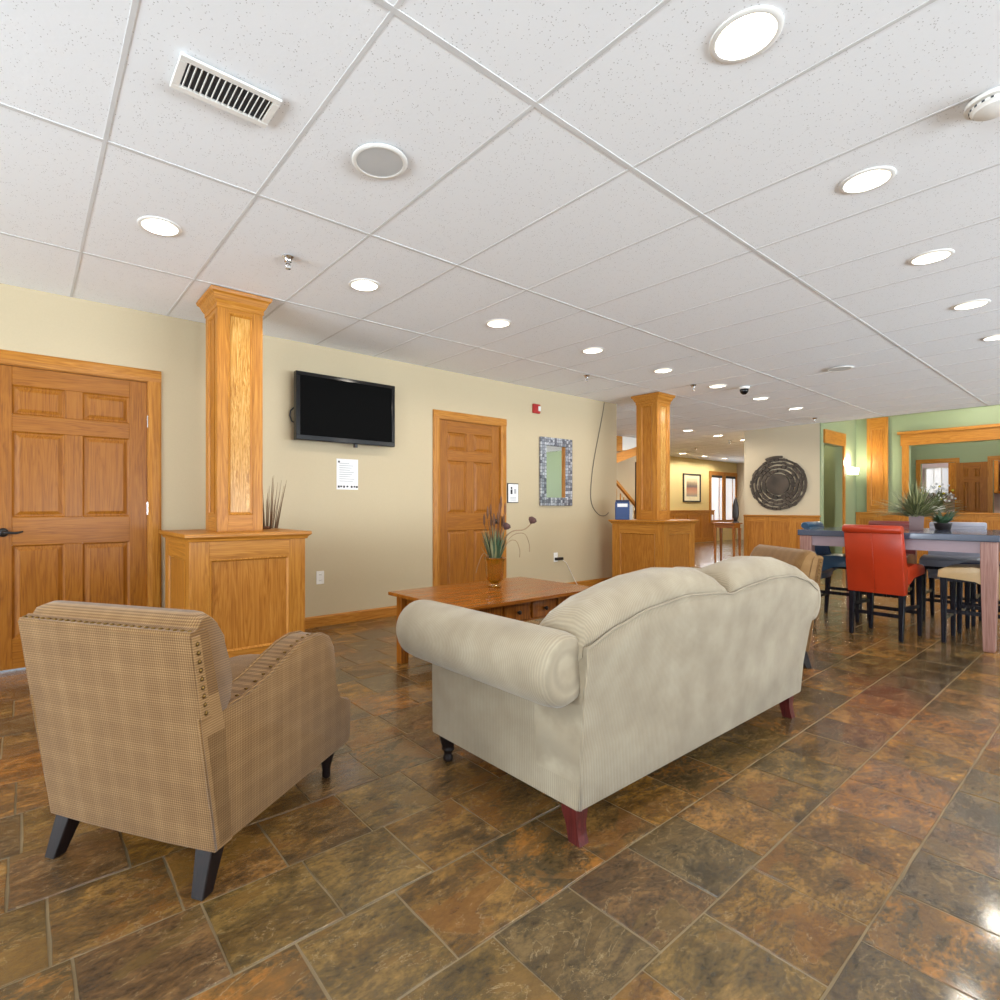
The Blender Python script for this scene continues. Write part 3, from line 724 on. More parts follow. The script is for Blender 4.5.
r = thing('wall_notice', 'white printed notice sheet on the wall below the television', 'notice', (2.41, YW, 1.41))
obj('sheet', bx(-0.112, 0.112, -0.004, 0, -0.145, 0.145), 'paper_white', r)
for k in range(9): obj('text_line', bx(-0.085, 0.02 + 0.06 * ((k * 37) % 10) / 10, -0.0046, -0.004, 0.10 - k * 0.021, 0.106 - k * 0.021), 'ink_faint', r)
for k, x in enumerate((-0.09, -0.065, -0.035, 0.0, 0.045, 0.075, 0.1)): obj('print_mark', bx(x - 0.011, x + 0.009, -0.0046, -0.004, -0.128 + 0.004 * (k % 2), -0.108), 'ink', r)
obj('print_mark', bx(-0.098, -0.08, -0.0046, -0.004, 0.108, 0.126), 'ink', r)
r = thing('wall_sign', 'small framed white pictogram sign beside the oak door', 'sign', (4.605, YW, 1.266))
b_ = B(); box(b_, -0.092, 0.092, -0.012, 0, -0.118, 0.118, bev=0.004); obj('sign_frame', b_, 'frame_black', r)
obj('sign_face', bx(-0.082, 0.082, -0.0135, -0.0115, -0.108, 0.108), 'paper_white', r)
b_ = B(); lathe(b_, [(0.014, -0.0005), (0.014, 0.0005)], 16); bmesh.ops.rotate(b_, cent=(0, 0, 0), matrix=Matrix.Rotation(PI / 2, 3, 'X'), verts=b_.verts[:]); bmesh.ops.translate(b_, vec=(-0.03, -0.0142, 0.062), verts=b_.verts[:])
box(b_, -0.046, -0.014, -0.0148, -0.0136, -0.012, 0.044); obj('pictogram', b_, 'ink', r)
for k in range(3): obj('text_line', bx(-0.05, 0.05, -0.0142, -0.0136, -0.055 - 0.016 * k, -0.049 - 0.016 * k), 'ink_faint', r)
obj('pictogram_outline', bx(0.012, 0.05, -0.0142, -0.0136, -0.006, 0.05), 'ink_faint', r)
r = thing('fire_alarm', 'red fire alarm strobe high on the wall beside the oak door', 'fire alarm', (5.006, YW, 2.325))
b_ = B(); box(b_, -0.062, 0.062, -0.03, 0, -0.058, 0.058, bev=0.006); obj('alarm_body', b_, 'red_plastic', r)
b_ = B(); box(b_, 0.012, 0.05, -0.05, -0.028, -0.03, 0.03, bev=0.006); obj('strobe_lens', b_, 'plastic_white', r)
mr = thing('wall_mirror', 'tall mirror in a silver mosaic frame on the beige wall', 'mirror', (5.375, YW, 1.55))
hw, hh, fw = 0.305, 0.435, 0.105
b_ = B()
for a in ((-hw, hw, hh - fw, hh), (-hw, hw, -hh, -hh + fw), (-hw, -hw + fw, -hh + fw, hh - fw), (hw - fw, hw, -hh + fw, hh - fw)): box(b_, a[0], a[1], -0.035, 0, a[2], a[3], bev=0.005)
obj('mirror_frame', b_, 'mosaic', mr)
obj('mirror_glass', bx(-hw + fw, hw - fw, -0.015, -0.002, -hh + fw, hh - fw), 'mirror_glass', mr)
def outlet(x, z, lab):
    r = thing('wall_outlet', lab, 'outlet', (x, YW, z))
    b_ = B(); box(b_, -0.038, 0.038, -0.007, 0, -0.06, 0.06, bev=0.003); obj('cover_plate', b_, 'plastic_white', r)
    for s in (-1, 1):
        b_ = B(); box(b_, -0.016, 0.016, -0.0085, -0.006, s * 0.026 - 0.014, s * 0.026 + 0.014, bev=0.003); q = obj('socket', b_, 'plastic_white', r)
        for t in (-1, 1): obj('slot', bx(t * 0.006 - 0.0012, t * 0.006 + 0.0012, -0.0089, -0.0084, s * 0.026 - 0.005, s * 0.026 + 0.006), 'ink', q)
    return r
outlet(2.132, 0.45, 'white wall outlet beside the corner pedestal')
outlet(5.38, 0.45, 'white wall outlet below the mosaic mirror')
r = thing('plug_adapter', 'black plug adapter with a white cord in the outlet below the mirror', 'plug', (5.42, YW - 0.009, 0.43))
b_ = B(); box(b_, -0.07, 0.07, -0.035, 0, -0.018, 0.018, bev=0.005); obj('plug_body', b_, 'black_metal', r)
b_ = B(); tube(b_, [(0.05, -0.02, -0.01), (0.14, -0.02, -0.06), (0.26, -0.012, -0.22), (0.34, -0.012, -0.33), (0.40, -0.03, -0.424)], 0.004, 6); obj('plug_cord', b_, 'plastic_white', r, True)
b_ = B(); pts = [(6.40, CEIL - 0.01), (6.36, 2.40), (6.27, 2.10), (6.18, 1.80), (6.115, 1.50), (6.095, 1.27), (6.12, 1.14), (6.19, 1.05), (6.30, 0.985), (6.42, 0.98), (6.50, 1.02)]
tube(b_, smooth_path([(x, YW - 0.008, z) for x, z in pts], 4), 0.0055, 6)
tag(obj('loose_cable', b_, 'cable_grey', None, True), 'thin loose cable hanging in a loop down the beige wall', 'cable')

# ------------------------------------------------------------------ sofa
sofa = thing('camelback_sofa', 'beige corduroy loveseat with rolled arms and a camel back', 'sofa', (2.31, 1.5, 0))
OX, OY = 2.31, 1.5
SX0, SX1, SY0, SY1 = 1.395, 3.225, 1.115, 1.915
def seam(x):
    return interp([(1.36, 0.655), (1.52, 0.705), (1.70, 0.742), (1.95, 0.762), (2.20, 0.748), (2.31, 0.732), (2.42, 0.748), (2.67, 0.766), (2.92, 0.760), (3.10, 0.722), (3.26, 0.655)], x)
def crest(x):
    return interp([(1.37, 0.725), (1.44, 0.768), (1.56, 0.812), (1.74, 0.848), (1.95, 0.862), (2.15, 0.846), (2.26, 0.806), (2.31, 0.755), (2.36, 0.806), (2.47, 0.848), (2.67, 0.866), (2.88, 0.850), (3.05, 0.812), (3.18, 0.765), (3.25, 0.722)], x)
# upholstered outer back
b_ = B(); rings = []
NX = 48
for i in range(NX + 1):
    t = i / NX; xb = SX0 + 0.004 + (SX1 - SX0 - 0.008) * t; fl_ = -0.025 + 0.115 * t
    ring = []
    s = seam(1.37 + (3.25 - 1.37) * t)
    for (yy, f) in ((1.30, 0.0), (1.117, 0.0), (1.113, 0.012), (1.108, 0.3), (1.090, 0.6), (1.066, 0.86), (1.060, 0.96), (1.066, 1.0), (1.20, 1.0), (1.30, 0.97)):
        z = 0.12 + (s - 0.12) * f
        x = xb + fl_ * f
        ring.append(b_.verts.new((x - OX, yy - OY, z)))
    rings.append(ring)
ring_faces(b_, rings); obj('outer_back', b_, 'corduroy_x', sofa, True, auto=1.0)
# back cushions rising above the frame
def back_cushion(xa, xb_):
    b_ = B(); rings = []; n_ = 26
    for i in range(n_ + 1):
        t = i / n_; x = xa + (xb_ - xa) * t
        e = min(t, 1 - t) * (xb_ - xa)          # distance to the cushion end
        xn = 1.37 + 1.88 * (x - 1.372) / 1.94
        k = min(1.0, e / 0.09); k = math.sqrt(max(0.0, 1 - (1 - k) ** 2))
        zc = crest(xn); zs = seam(xn)
        zc = zs - 0.01 + (zc - zs + 0.01) * (0.35 + 0.65 * k)
        prof = [(1.085, zs - 0.03), (1.070 + 0.012 * (1 - k), zs + 0.004), (1.078, zs + (zc - zs) * 0.45), (1.105, zs + (zc - zs) * 0.82), (1.150, zc), (1.215, zc - 0.004), (1.285, zc - 0.035), (1.345, zc - 0.10), (1.385, zc - 0.19), (1.40, 0.50), (1.36, 0.46), (1.25, 0.46)]
        rings.append([b_.verts.new((x - OX, 1.23 + (yy - 1.23) * (0.86 + 0.14 * k) - OY if j_ > 3 else yy - OY, z)) for j_, (yy, z) in enumerate(prof)])
    ring_faces(b_, rings); return obj('back_cushion', b_, 'corduroy_x', sofa, True, auto=1.3)
back_cushion(1.372, 2.342); back_cushion(2.342, 3.312)
# piping along the seam
b_ = B(); pts = []
for i in range(60):
    t = i / 59; x = 1.372 + 1.94 * t; pts.append((x - OX, 1.062 - OY, seam(1.37 + 1.88 * t) + 0.002))
pts = [(1.40 - OX, 1.113 - OY, 0.125), (1.394 - OX, 1.106 - OY, 0.30), (1.384 - OX, 1.088 - OY, 0.48), (1.374 - OX, 1.064 - OY, 0.62)] + pts
tube(b_, pts, 0.0045, 6); obj('piping', b_, 'corduroy_y', sofa, True)
# rolled arms
def sofa_arm(side):
    # side -1: near-left arm, +1: far-right arm; profile in (x, z)
    ex = SX0 if side < 0 else SX1
    s = side
    cxr, czr, rr = ex + s * (0.075 if s < 0 else 0.155), 0.590, 0.118
    b_ = B(); x0, x1 = sorted((ex, ex - s * 0.12))
    prism(b_, [(ex - OX, 0.12), (ex - OX, 0.36), (ex + (0.085 if s > 0 else 0) - OX, 0.62), (ex - s * 0.12 - OX, 0.62), (ex - s * 0.12 - OX, 0.12)], 1, 1.1175 - OY, 1.915 - OY, bev=0.006, seg=2)
    a = obj('arm', b_, 'corduroy_y', sofa, True, auto=0.8)
    b_ = B(); rings = []
    for yy, k in ((1.104, 0.30), (1.098, 0.62), (1.102, 0.84), (1.120, 0.955), (1.155, 1.0), (1.40, 1.0), (1.65, 1.01), (1.86, 1.0), (1.905, 0.97), (1.925, 0.88), (1.930, 0.65), (1.928, 0.3)):
        ring = []
        for q in range(28):
            an = 2 * PI * q / 28; c, sn_ = math.cos(an), math.sin(an)
            px = cxr + s * rr * k * c * (1.0 if s * c * s > 0 else 1.12); pz = czr + rr * k * sn_ * (1.0 if sn_ > 0 else 1.04)
            ring.append(b_.verts.new((px - OX, yy - OY, pz)))
        rings.append(ring)
    ring_faces(b_, rings); obj('arm_roll', b_, 'corduroy_y', a, True, auto=1.2)
    b_ = B(); tube(b_, [(ex + s * 0.003 - OX, 1.14 - OY, 0.474), (ex + s * 0.003 - OX, 1.90 - OY, 0.474)], 0.0035, 6); obj('arm_piping', b_, 'corduroy_x', a, True)
sofa_arm(-1); sofa_arm(1)
b_ = B(); box(b_, SX0 + 0.1 - OX, SX1 - 0.1 - OX, 1.30 - OY, SY1 - 0.005 - OY, 0.12, 0.33, bev=0.015, seg=2); obj('seat_base', b_, 'corduroy_x', sofa, True, auto=0.8)
for x0, x1 in ((1.52, 2.308), (2.312, 3.10)):
    b_ = B(); cushion(b_, x0 - OX, x1 - OX, 1.36 - OY, 1.95 - OY, 0.325, 0.47, 8, 0.02, 6); obj('seat_cushion', b_, 'corduroy_x', sofa, True)
def cabriole(x, y, sx_, sy_, h, w0=0.026, w1=0.036, out=0.035):
    b_ = B(); rings = []
    for f, o_, w in ((0.0, 1.0, w0), (0.25, 0.55, w0 * 0.98), (0.5, 0.25, w0 * 1.05), (0.8, 0.02, w1), (1.0, 0.0, w1)):
        rings.append([b_.verts.new((x + sx_ * out * o_ + a * w, y + sy_ * out * o_ + c * w, h * f)) for a, c in ((-1, -1), (1, -1), (1, 1), (-1, 1))])
    ring_faces(b_, rings); return b_
for x, s in ((SX0 + 0.045, -1), (SX1 - 0.045, 1)):
    obj('leg', cabriole(x - s * (-0.012 if s < 0 else 0.035) - OX, SY0 + 0.045 - OY, s * 0.1, -1, 0.122, 0.023, 0.030, 0.018), 'cherry_leg', sofa)
    b_ = B(); lathe(b_, [(0.014, 0.0), (0.020, 0.004), (0.022, 0.016), (0.016, 0.030), (0.018, 0.040), (0.027, 0.050), (0.028, 0.056), (0.024, 0.062), (0.030, 0.075), (0.036, 0.098), (0.036, 0.110), (0.030, 0.122)], 32, x - OX, SY1 - 0.055 - OY, True, 0.03, 10)
    obj('leg', b_, 'dark_leg', sofa, True)

# ------------------------------------------------------------------ armchairs
def make_armchair(label, loc, rz):
    # local: x forward, y left; origin under the middle of the back
    ch = thing('plaid_armchair', label, 'armchair', loc, rz, group=None)
    Wd = 0.645; h = Wd / 2
    # outer back, leaning backwards
    b_ = B(); rings = []
    for a0, a1, z, k in ((0.0, 0.07, 0.12, 1.0), (-0.002, 0.07, 0.126, 1.0), (-0.050, 0.04, 0.46, 1.0), (-0.096, -0.03, 0.752, 1.012), (-0.092, -0.04, 0.764, 1.01)):
        rings.append([b_.verts.new((a0, -h * k, z)), b_.verts.new((a0 - 0.006, -h * k * 0.5, z)), b_.verts.new((a0 - 0.007, 0, z)), b_.verts.new((a0 - 0.006, h * k * 0.5, z)), b_.verts.new((a0, h * k, z)), b_.verts.new((a1, h * k, z)), b_.verts.new((a1, -h * k, z))])
    ring_faces(b_, rings); obj('outer_back', b_, 'plaid', ch)
    # nail band on the back edge: top and both sides
    b_ = B(); y1 = h * 1.012
    for s in (-1, 1):
        q = [(-0.093, 0.750), (-0.064, 0.752), (-0.022, 0.515), (-0.058, 0.515)]
        prism(b_, q, 1, s * (y1 - 0.003), s * (y1 + 0.004))
    prism(b_, [(-0.098, 0.752), (-0.066, 0.772), (-0.060, 0.764), (-0.08, 0.752)], 1, -y1, y1)
    band = obj('nail_band', b_, 'plaid', ch)
    b_ = B()
    def nail(p, axis):
        q = B(); bmesh.ops.create_icosphere(q, subdivisions=1, radius=0.0075)
        sc_ = [1, 1, 1]; sc_[axis] = 0.55
        bmesh.ops.scale(q, vec=sc_, verts=q.verts[:]); bmesh.ops.translate(q, vec=p, verts=q.verts[:])
        me = bpy.data.meshes.new('t'); q.to_mesh(me); q.free(); b_.from_mesh(me); bpy.data.meshes.remove(me)
    for k in range(26): nail((-0.084, -y1 + 0.012 + (2 * y1 - 0.024) * k / 25, 0.7655), 2)
    for s in (-1, 1):
        for k in range(9):
            t = (k + 0.5) / 9; nail((-0.076 + 0.036 * t, s * (y1 + 0.005), 0.742 - 0.222 * t), 1)
    nh = obj('nailhead_trim', b_, 'antique_nail', ch, True); nh['kind'] = 'stuff'
    # back cushion: rounded top, bulging to the front
    b_ = B(); rings = []; n_ = 22
    for i in range(n_ + 1):
        t = i / n_; y = -h + 0.003 + (Wd - 0.006) * t; e = min(t, 1 - t) * Wd
        k = min(1.0, e / 0.07); k = math.sqrt(max(0.0, 1 - (1 - k) ** 2)); k2 = 0.78 + 0.22 * k
        prof = [(-0.070, 0.752), (-0.066, 0.775), (-0.045, 0.800), (-0.010, 0.806), (0.030, 0.780), (0.062, 0.730), (0.092, 0.660), (0.110, 0.590), (0.100, 0.530), (0.070, 0.495), (-0.01, 0.47), (-0.035, 0.52)]
        rings.append([b_.verts.new((-0.05 + (a + 0.05) * k2, y, 0.62 + (z - 0.62) * (0.93 + 0.07 * k))) for a, z in prof])
    ring_faces(b_, rings); obj('back_cushion', b_, 'plaid', ch, True, auto=1.2)
    # arms
    prof = [(0.012, 0.12), (-0.046, 0.505), (0.05, 0.512), (0.14, 0.522), (0.24, 0.545), (0.33, 0.578), (0.42, 0.610), (0.50, 0.622), (0.57, 0.614), (0.625, 0.588), (0.655, 0.545), (0.662, 0.47), (0.664, 0.40), (0.672, 0.360), (0.695, 0.318), (0.772, 0.302), (0.792, 0.285), (0.786, 0.145), (0.770, 0.120)]
    for s in (-1, 1):
        b_ = B(); prism(b_, prof, 1, s * (h - 0.115), s * h, bev=0.010, seg=2)
        a = obj('arm', b_, 'plaid_side', ch, True, auto=0.7)
        b_ = B(); tube(b_, [(x, s * (h - 0.012), z + 0.001) for x, z in prof[1:12]], 0.0045, 6); tube(b_, [(x, s * (h - 0.103), z + 0.001) for x, z in prof[1:12]], 0.0045, 6); obj('arm_piping', b_, 'plaid', a, True)
        b_ = B()
        for k in range(22):
            t = k / 21 * 9.0; i = min(8, int(t)); f = t - i
            p, q = prof[2 + i], prof[3 + i]; nail((p[0] + (q[0] - p[0]) * f, s * (h - 0.03), p[1] + (q[1] - p[1]) * f + 0.001), 2)
        nn = obj('arm_nailheads', b_, 'antique_nail', a, True); nn['kind'] = 'stuff'
    b_ = B(); box(b_, 0.05, 0.745, -h + 0.112, h - 0.112, 0.12, 0.335, bev=0.012, seg=2); obj('seat_base', b_, 'plaid', ch)
    b_ = B(); cushion(b_, 0.03, 0.775, -h + 0.118, h - 0.118, 0.33, 0.465, 8, 0.025, 6); obj('seat_cushion', b_, 'plaid_seat', ch, True)
    for s in (-1, 1):
        b_ = B(); tube(b_, [(0.004, s * h, 0.124), (-0.05, s * h, 0.46), (-0.06, s * h, 0.52)], 0.004, 6); obj('back_piping', b_, 'plaid', ch, True)
    for s in (-1, 1):
        b_ = B(); taper(b_, (-0.012, s * (h - 0.035), 0), 0.021, (0.035, s * (h - 0.045), 0.122), 0.030); obj('leg', b_, 'dark_leg', ch)
        b_ = B(); lathe(b_, [(0.013, 0.0), (0.018, 0.006), (0.016, 0.03), (0.020, 0.055), (0.030, 0.085), (0.034, 0.100), (0.032, 0.122)], 20, 0.69, s * (h - 0.06)); obj('leg', b_, 'dark_leg', ch, True)
    return ch
az = math.radians(33.6)
BRx, BRy = 0.422, 1.623
ac1 = make_armchair('tan plaid armchair with nailhead trim standing alone beside the corner column', (BRx - math.sin(az) * 0.3225, BRy + math.cos(az) * 0.3225, 0), az)
dup(ac1, (4.37, 1.645, 0), math.radians(142), 'tan plaid armchair with nailhead trim beyond the far arm of the sofa')

# ------------------------------------------------------------------ coffee table
ct = thing('coffee_table', 'rectangular brown wooden coffee table with small drawers', 'coffee table', (2.685, 2.89, 0))
hx, hy, zt_ = 0.665, 0.415, 0.50
npl = 5
for k in range(npl):
    y0 = -hy + 2 * hy * k / npl; b_ = B(); box(b_, -hx, hx, y0, y0 + 2 * hy / npl - 0.0008, zt_ - 0.024, zt_, bev=0.002); obj('top_plank', b_, 'table_x', ct)
for sx_ in (-1, 1):
    for sy_ in (-1, 1):
        b_ = B(); box(b_, sx_ * (hx - 0.075) - 0.032, sx_ * (hx - 0.075) + 0.032, sy_ * (hy - 0.075) - 0.032, sy_ * (hy - 0.075) + 0.032, 0, zt_ - 0.024, bev=0.004); obj('leg', b_, 'table_z', ct)
ix, iy = hx - 0.10, hy - 0.10
obj('apron', bx(-ix - 0.0, ix, iy + 0.005, iy + 0.03, 0.33, zt_ - 0.024), 'table_x', ct)
obj('apron', bx(-ix, ix, -iy - 0.012, -iy + 0.005, 0.33, zt_ - 0.024), 'table_x', ct)
for s in (-1, 1): obj('apron', bx(s * ix - 0.012, s * ix + 0.012, -iy + 0.005, iy + 0.005, 0.33, zt_ - 0.024), 'table_y', ct)
obj('lower_shelf', bx(-ix - 0.02, ix + 0.02, -iy - 0.02, iy + 0.02, 0.10, 0.122), 'table_x', ct)
nd = 4
for k in range(nd):
    x0 = -ix + 0.045 + (2 * ix - 0.09) * k / nd + 0.012; x1 = x0 + (2 * ix - 0.09) / nd - 0.024
    b_ = B(); box(b_, x0, x1, -iy - 0.028, -iy - 0.012, 0.345, zt_ - 0.036, bev=0.004); dr = obj('drawer_front', b_, 'table_z', ct)
    b_ = B(); lathe(b_, [(0.006, 0), (0.007, 0.010), (0.014, 0.018), (0.012, 0.026), (0.001, 0.028)], 14); bmesh.ops.rotate(b_, cent=(0, 0, 0), matrix=Matrix.Rotation(PI / 2, 3, 'X'), verts=b_.verts[:]); bmesh.ops.translate(b_, vec=((x0 + x1) / 2, -iy - 0.028, 0.405), verts=b_.verts[:])
    obj('knob', b_, 'dark_leg', dr, True)
b_ = B(); cushion(b_, -0.17, 0.17, -0.13, 0.13, -0.03, 0.03, 5, 0.0, 10)
tag(obj('storage_tub', b_, 'plastic_white', None, True, loc=(2.35, 3.0, 0.124 + 0.031)), 'low white tub on the lower shelf of the coffee table', 'tub')

# vase with dried arrangement
vs_ = thing('flower_vase', 'amber glass vase on the coffee table holding a dried arrangement', 'vase', (2.77, 3.005, 0.5))
b_ = B(); lathe(b_, [(0.040, 0.0), (0.050, 0.004), (0.048, 0.012), (0.030, 0.022), (0.042, 0.034), (0.058, 0.060), (0.066, 0.12), (0.068, 0.19), (0.078, 0.215), (0.080, 0.222), (0.074, 0.220), (0.062, 0.19), (0.058, 0.12), (0.048, 0.06), (0.020, 0.04)], 32, cap=True, flute=0.045, nfl=8); obj('vase_body', b_, 'amber_glass', vs_, True)
rr = random.Random(5)
def blade(bm, base, tip, droop, w, seg=5):
    base, tip = Vector(base), Vector(tip); d = tip - base
    side = d.cross(Vector((0, 0, 1)))
    if side.length < 1e-4: side = Vector((1, 0, 0))
    side.normalize(); pl, pr = [], []
    for k in range(seg + 1):
        t = k / seg; p = base + d * t + Vector((0, 0, -droop * t * t + droop * t * 0.6)); ww = w * (1 - t ** 1.6) * (0.6 + 0.8 * min(1, t * 3)) / 2 + 0.0006
        pl.append(bm.verts.new(p - side * ww)); pr.append(bm.verts.new(p + side * ww + Vector((0, 0, 0.0012))))
    for k in range(seg): bm.faces.new((pl[k], pr[k], pr[k + 1], pl[k + 1]))
b_ = B(); b2 = B(); b3 = B()
for k in range(110):
    a = rr.uniform(0, 2 * PI); q = rr.uniform(0.0, 0.12)
    blade(b_ if k % 3 else b2, (0.02 * math.cos(a), 0.02 * math.sin(a), 0.17), (q * math.cos(a), q * math.sin(a), rr.uniform(0.30, 0.47)), 0.0, 0.014)
for k in range(12):
    a = rr.uniform(0, 2 * PI); q = rr.uniform(0.02, 0.10); z = rr.uniform(0.44, 0.60)
    tube(b3, [(0, 0, 0.18), (q * 0.5 * math.cos(a), q * 0.5 * math.sin(a), 0.36), (q * math.cos(a), q * math.sin(a), z)], 0.0022, 5)
    lathe(b3, [(0.002, z - 0.01), (0.009, z + 0.02), (0.008, z + 0.06), (0.001, z + 0.09)], 7, q * math.cos(a), q * math.sin(a))
for kk in range(3): pass
obj('dried_leaves', b_, 'leaf_blue', vs_)['kind'] = 'stuff'; obj('pale_blades', b2, 'grass_light', vs_)['kind'] = 'stuff'; obj('seed_heads', b3, 'dry_brown', vs_, True)['kind'] = 'stuff'
R_ = Vector((math.sin(YAW), -math.cos(YAW), 0))      # direction along the table towards the mirror
def wr(a, z, dpt=0.0): return (R_.x * a + cyw * dpt, R_.y * a + syw * dpt, z)
for path, nm in ((((0, 0.18), (0.06, 0.34), (0.13, 0.415), (0.22, 0.43), (0.27, 0.47), (0.285, 0.50)), 'curved_stem'), (((0, 0.18), (0.03, 0.33), (0.07, 0.42), (0.09, 0.455)), 'curved_stem')):
    b_ = B(); tube(b_, smooth_path([wr(a, z) for a, z in path]), 0.0045, 6); s_ = obj(nm, b_, 'dry_twig', vs_, True)
    e = path[-1]; b_ = B(); lathe(b_, [(0.004, -0.03), (0.026, -0.012), (0.034, 0.008), (0.020, 0.022), (0.001, 0.018)], 9, cap=True, flute=0.12, nfl=3)
    obj('seed_pod', b_, 'pod_dark', s_, True, loc=wr(*e), rot=(0.3, 0.5, 0))
b_ = B()
for path in (((0.02, 0.2), (0.10, 0.33), (0.16, 0.345), (0.19, 0.28), (0.19, 0.22)), ((0.02, 0.2), (0.12, 0.37), (0.22, 0.40), (0.26, 0.33), (0.265, 0.26)), ((-0.02, 0.2), (-0.08, 0.25), (-0.12, 0.17), (-0.14, 0.10))):
    tube(b_, smooth_path([wr(a, z, 0.02) for a, z in path]), 0.0026, 5)
obj('drooping_stems', b_, 'dry_twig', vs_, True)

# dried grass tuft on the corner pedestal
tw = thing('dried_grass', 'tuft of thin dried grass stems on the corner pedestal', 'dried grass', (1.47, 4.20, PH_))
b_ = B(); lathe(b_, [(0.03, 0.0), (0.034, 0.006), (0.028, 0.02), (0.002, 0.022)], 16); obj('grass_base', b_, 'dry_brown', tw, True)
b_ = B()
for k in range(44):
    a = rr.uniform(-0.12, 0.16); q = rr.uniform(-0.05, 0.05); z = rr.uniform(0.2, 0.42)
    p0 = Vector(wr(a * 0.55, 0.005, q * 0.4)); p2 = Vector(wr(a, z, q)); tube(b_, [p0, (p0 + p2) / 2 + Vector((0, 0, 0.01)), p2], [0.0034, 0.0026, 0.001], 5)
obj('grass_stems', b_, 'dry_twig', tw, True)['kind'] = 'stuff'
# blue box on the other pedestal
bb = thing('blue_box', 'small blue box with a pale label on the lobby pedestal', 'box', (6.28, 4.30, PH_), math.radians(-52))
b_ = B(); box(b_, -0.09, 0.09, -0.055, 0.055, 0, 0.235, bev=0.004); obj('box_body', b_, 'blue_box', bb)
obj('box_label', bx(-0.065, 0.065, -0.0562, -0.055, 0.17, 0.215), 'paper_white', bb)
b_ = B(); box(b_, -0.085, 0.085, -0.05, 0.05, 0.235, 0.262, bev=0.004); obj('box_lid', b_, 'leather_navy', bb)
obj('box_flap', bx(0.092, 0.13, -0.05, 0.04, 0.0, 0.20), 'plastic_clear_grey', bb)

# ------------------------------------------------------------------ counter-height dining table and stools
TXa, TXb, TYa, TYb, TZ = 5.68, 7.05, 0.645, 1.99, 0.888
dt = thing('dining_table', 'square counter height dining table with a dark stone top', 'table', ((TXa + TXb) / 2, (TYa + TYb) / 2, 0))
hx, hy = (TXb - TXa) / 2, (TYb - TYa) / 2
b_ = B(); box(b_, -hx, hx, -hy, hy, TZ - 0.052, TZ, bev=0.006, seg=2); obj('table_top', b_, 'stone_top', dt)
for s in (-1, 1):
    obj('apron', bx(-hx + 0.10, hx - 0.10, s * (hy - 0.05) - 0.011, s * (hy - 0.05) + 0.011, TZ - 0.142, TZ - 0.052), 'lavender_apron', dt)
    obj('apron', bx(s * (hx - 0.05) - 0.011, s * (hx - 0.05) + 0.011, -hy + 0.10, hy - 0.10, TZ - 0.142, TZ - 0.052), 'lavender_apron', dt)
    for t in (-1, 1):
        b_ = B(); cx_, cy_ = s * (hx - 0.062), t * (hy - 0.062); rings = []
        for z, w in ((0, 0.030), (0.02, 0.034), (0.66, 0.047), (TZ - 0.052, 0.047)): rings.append([b_.verts.new((cx_ + a * w, cy_ + c * w, z)) for a, c in ((-1, -1), (1, -1), (1, 1), (-1, 1))])
        ring_faces(b_, rings); bmesh.ops.bevel(b_, geom=b_.edges[:], offset=0.003, segments=1, affect='EDGES'); obj('leg', b_, 'dining_frame', dt)
def make_stool(label, mat, loc, rz):
    # local: faces +x, origin under the middle of the back
    st_ = thing('bar_stool', label, 'bar stool', loc, rz, group=None)
    h = 0.205
    prof = [(0.0, 0.375), (-0.03, 0.62), (-0.075, 0.90), (-0.066, 0.915), (-0.02, 0.90), (0.03, 0.63), (0.06, 0.60), (0.06, 0.42), (0.045, 0.375)]
    b_ = B(); prism(b_, prof, 1, -h, h, bev=0.008, seg=2); bk = obj('backrest', b_, mat, st_, True, auto=0.7)
    b_ = B(); ring = []
    pts = [(-0.062, y, 0.913) for y in (-h - 0.004, -h + 0.006, h - 0.006, h + 0.004)]
    tube(b_, pts, [0.030, 0.036, 0.036, 0.030], 16); obj('back_roll', b_, mat, bk, True, auto=0.9)
    b_ = B(); tube(b_, [(-0.002, 0, 0.38), (-0.032, 0, 0.62), (-0.0765, 0, 0.885)], 0.0022, 5); obj('back_seam', b_, mat, bk, True)
    b_ = B(); prism(b_, [(0.055, 0.425), (0.055, 0.615), (0.20, 0.625), (0.36, 0.615), (0.405, 0.59), (0.41, 0.53), (0.35, 0.53), (0.18, 0.525), (0.10, 0.48)], 1, -h, h, bev=0.012, seg=2); obj('seat', b_, mat, st_, True, auto=0.7)
    obj('seat_rail', bx(0.10, 0.385, -h + 0.02, h - 0.02, 0.50, 0.53), 'stool_leg', st_)
    for s in (-1, 1):
        b_ = B(); taper(b_, (0.372, s * (h - 0.028), 0), 0.014, (0.372, s * (h - 0.028), 0.54), 0.022); obj('leg', b_, 'stool_leg', st_)
        b_ = B(); taper(b_, (0.005, s * (h - 0.028), 0), 0.014, (0.028, s * (h - 0.028), 0.41), 0.022); obj('leg', b_, 'stool_leg', st_)
        obj('stretcher', bx(0.03, 0.355, s * (h - 0.028) - 0.008, s * (h - 0.028) + 0.008, 0.245, 0.275), 'stool_leg', st_)
    obj('stretcher', bx(0.362, 0.380, -h + 0.045, h - 0.045, 0.185, 0.215), 'stool_leg', st_)
    obj('stretcher', bx(0.005, 0.023, -h + 0.045, h - 0.045, 0.185, 0.215), 'stool_leg', st_)
    return st_
make_stool('orange red leather bar stool with its back to the sofa', 'leather_red', (5.63, 1.385, 0), -0.13)
make_stool('teal blue leather bar stool at the table side facing the lobby', 'leather_teal', (6.38, 2.035, 0), -PI / 2)
make_stool('tan leather bar stool tucked under the table beside its front leg', 'leather_tan', (6.03, 0.615, 0), PI / 2)
make_stool('slate grey leather bar stool across the dining table from the red stool', 'leather_grey', (7.24, 1.13, 0), PI)
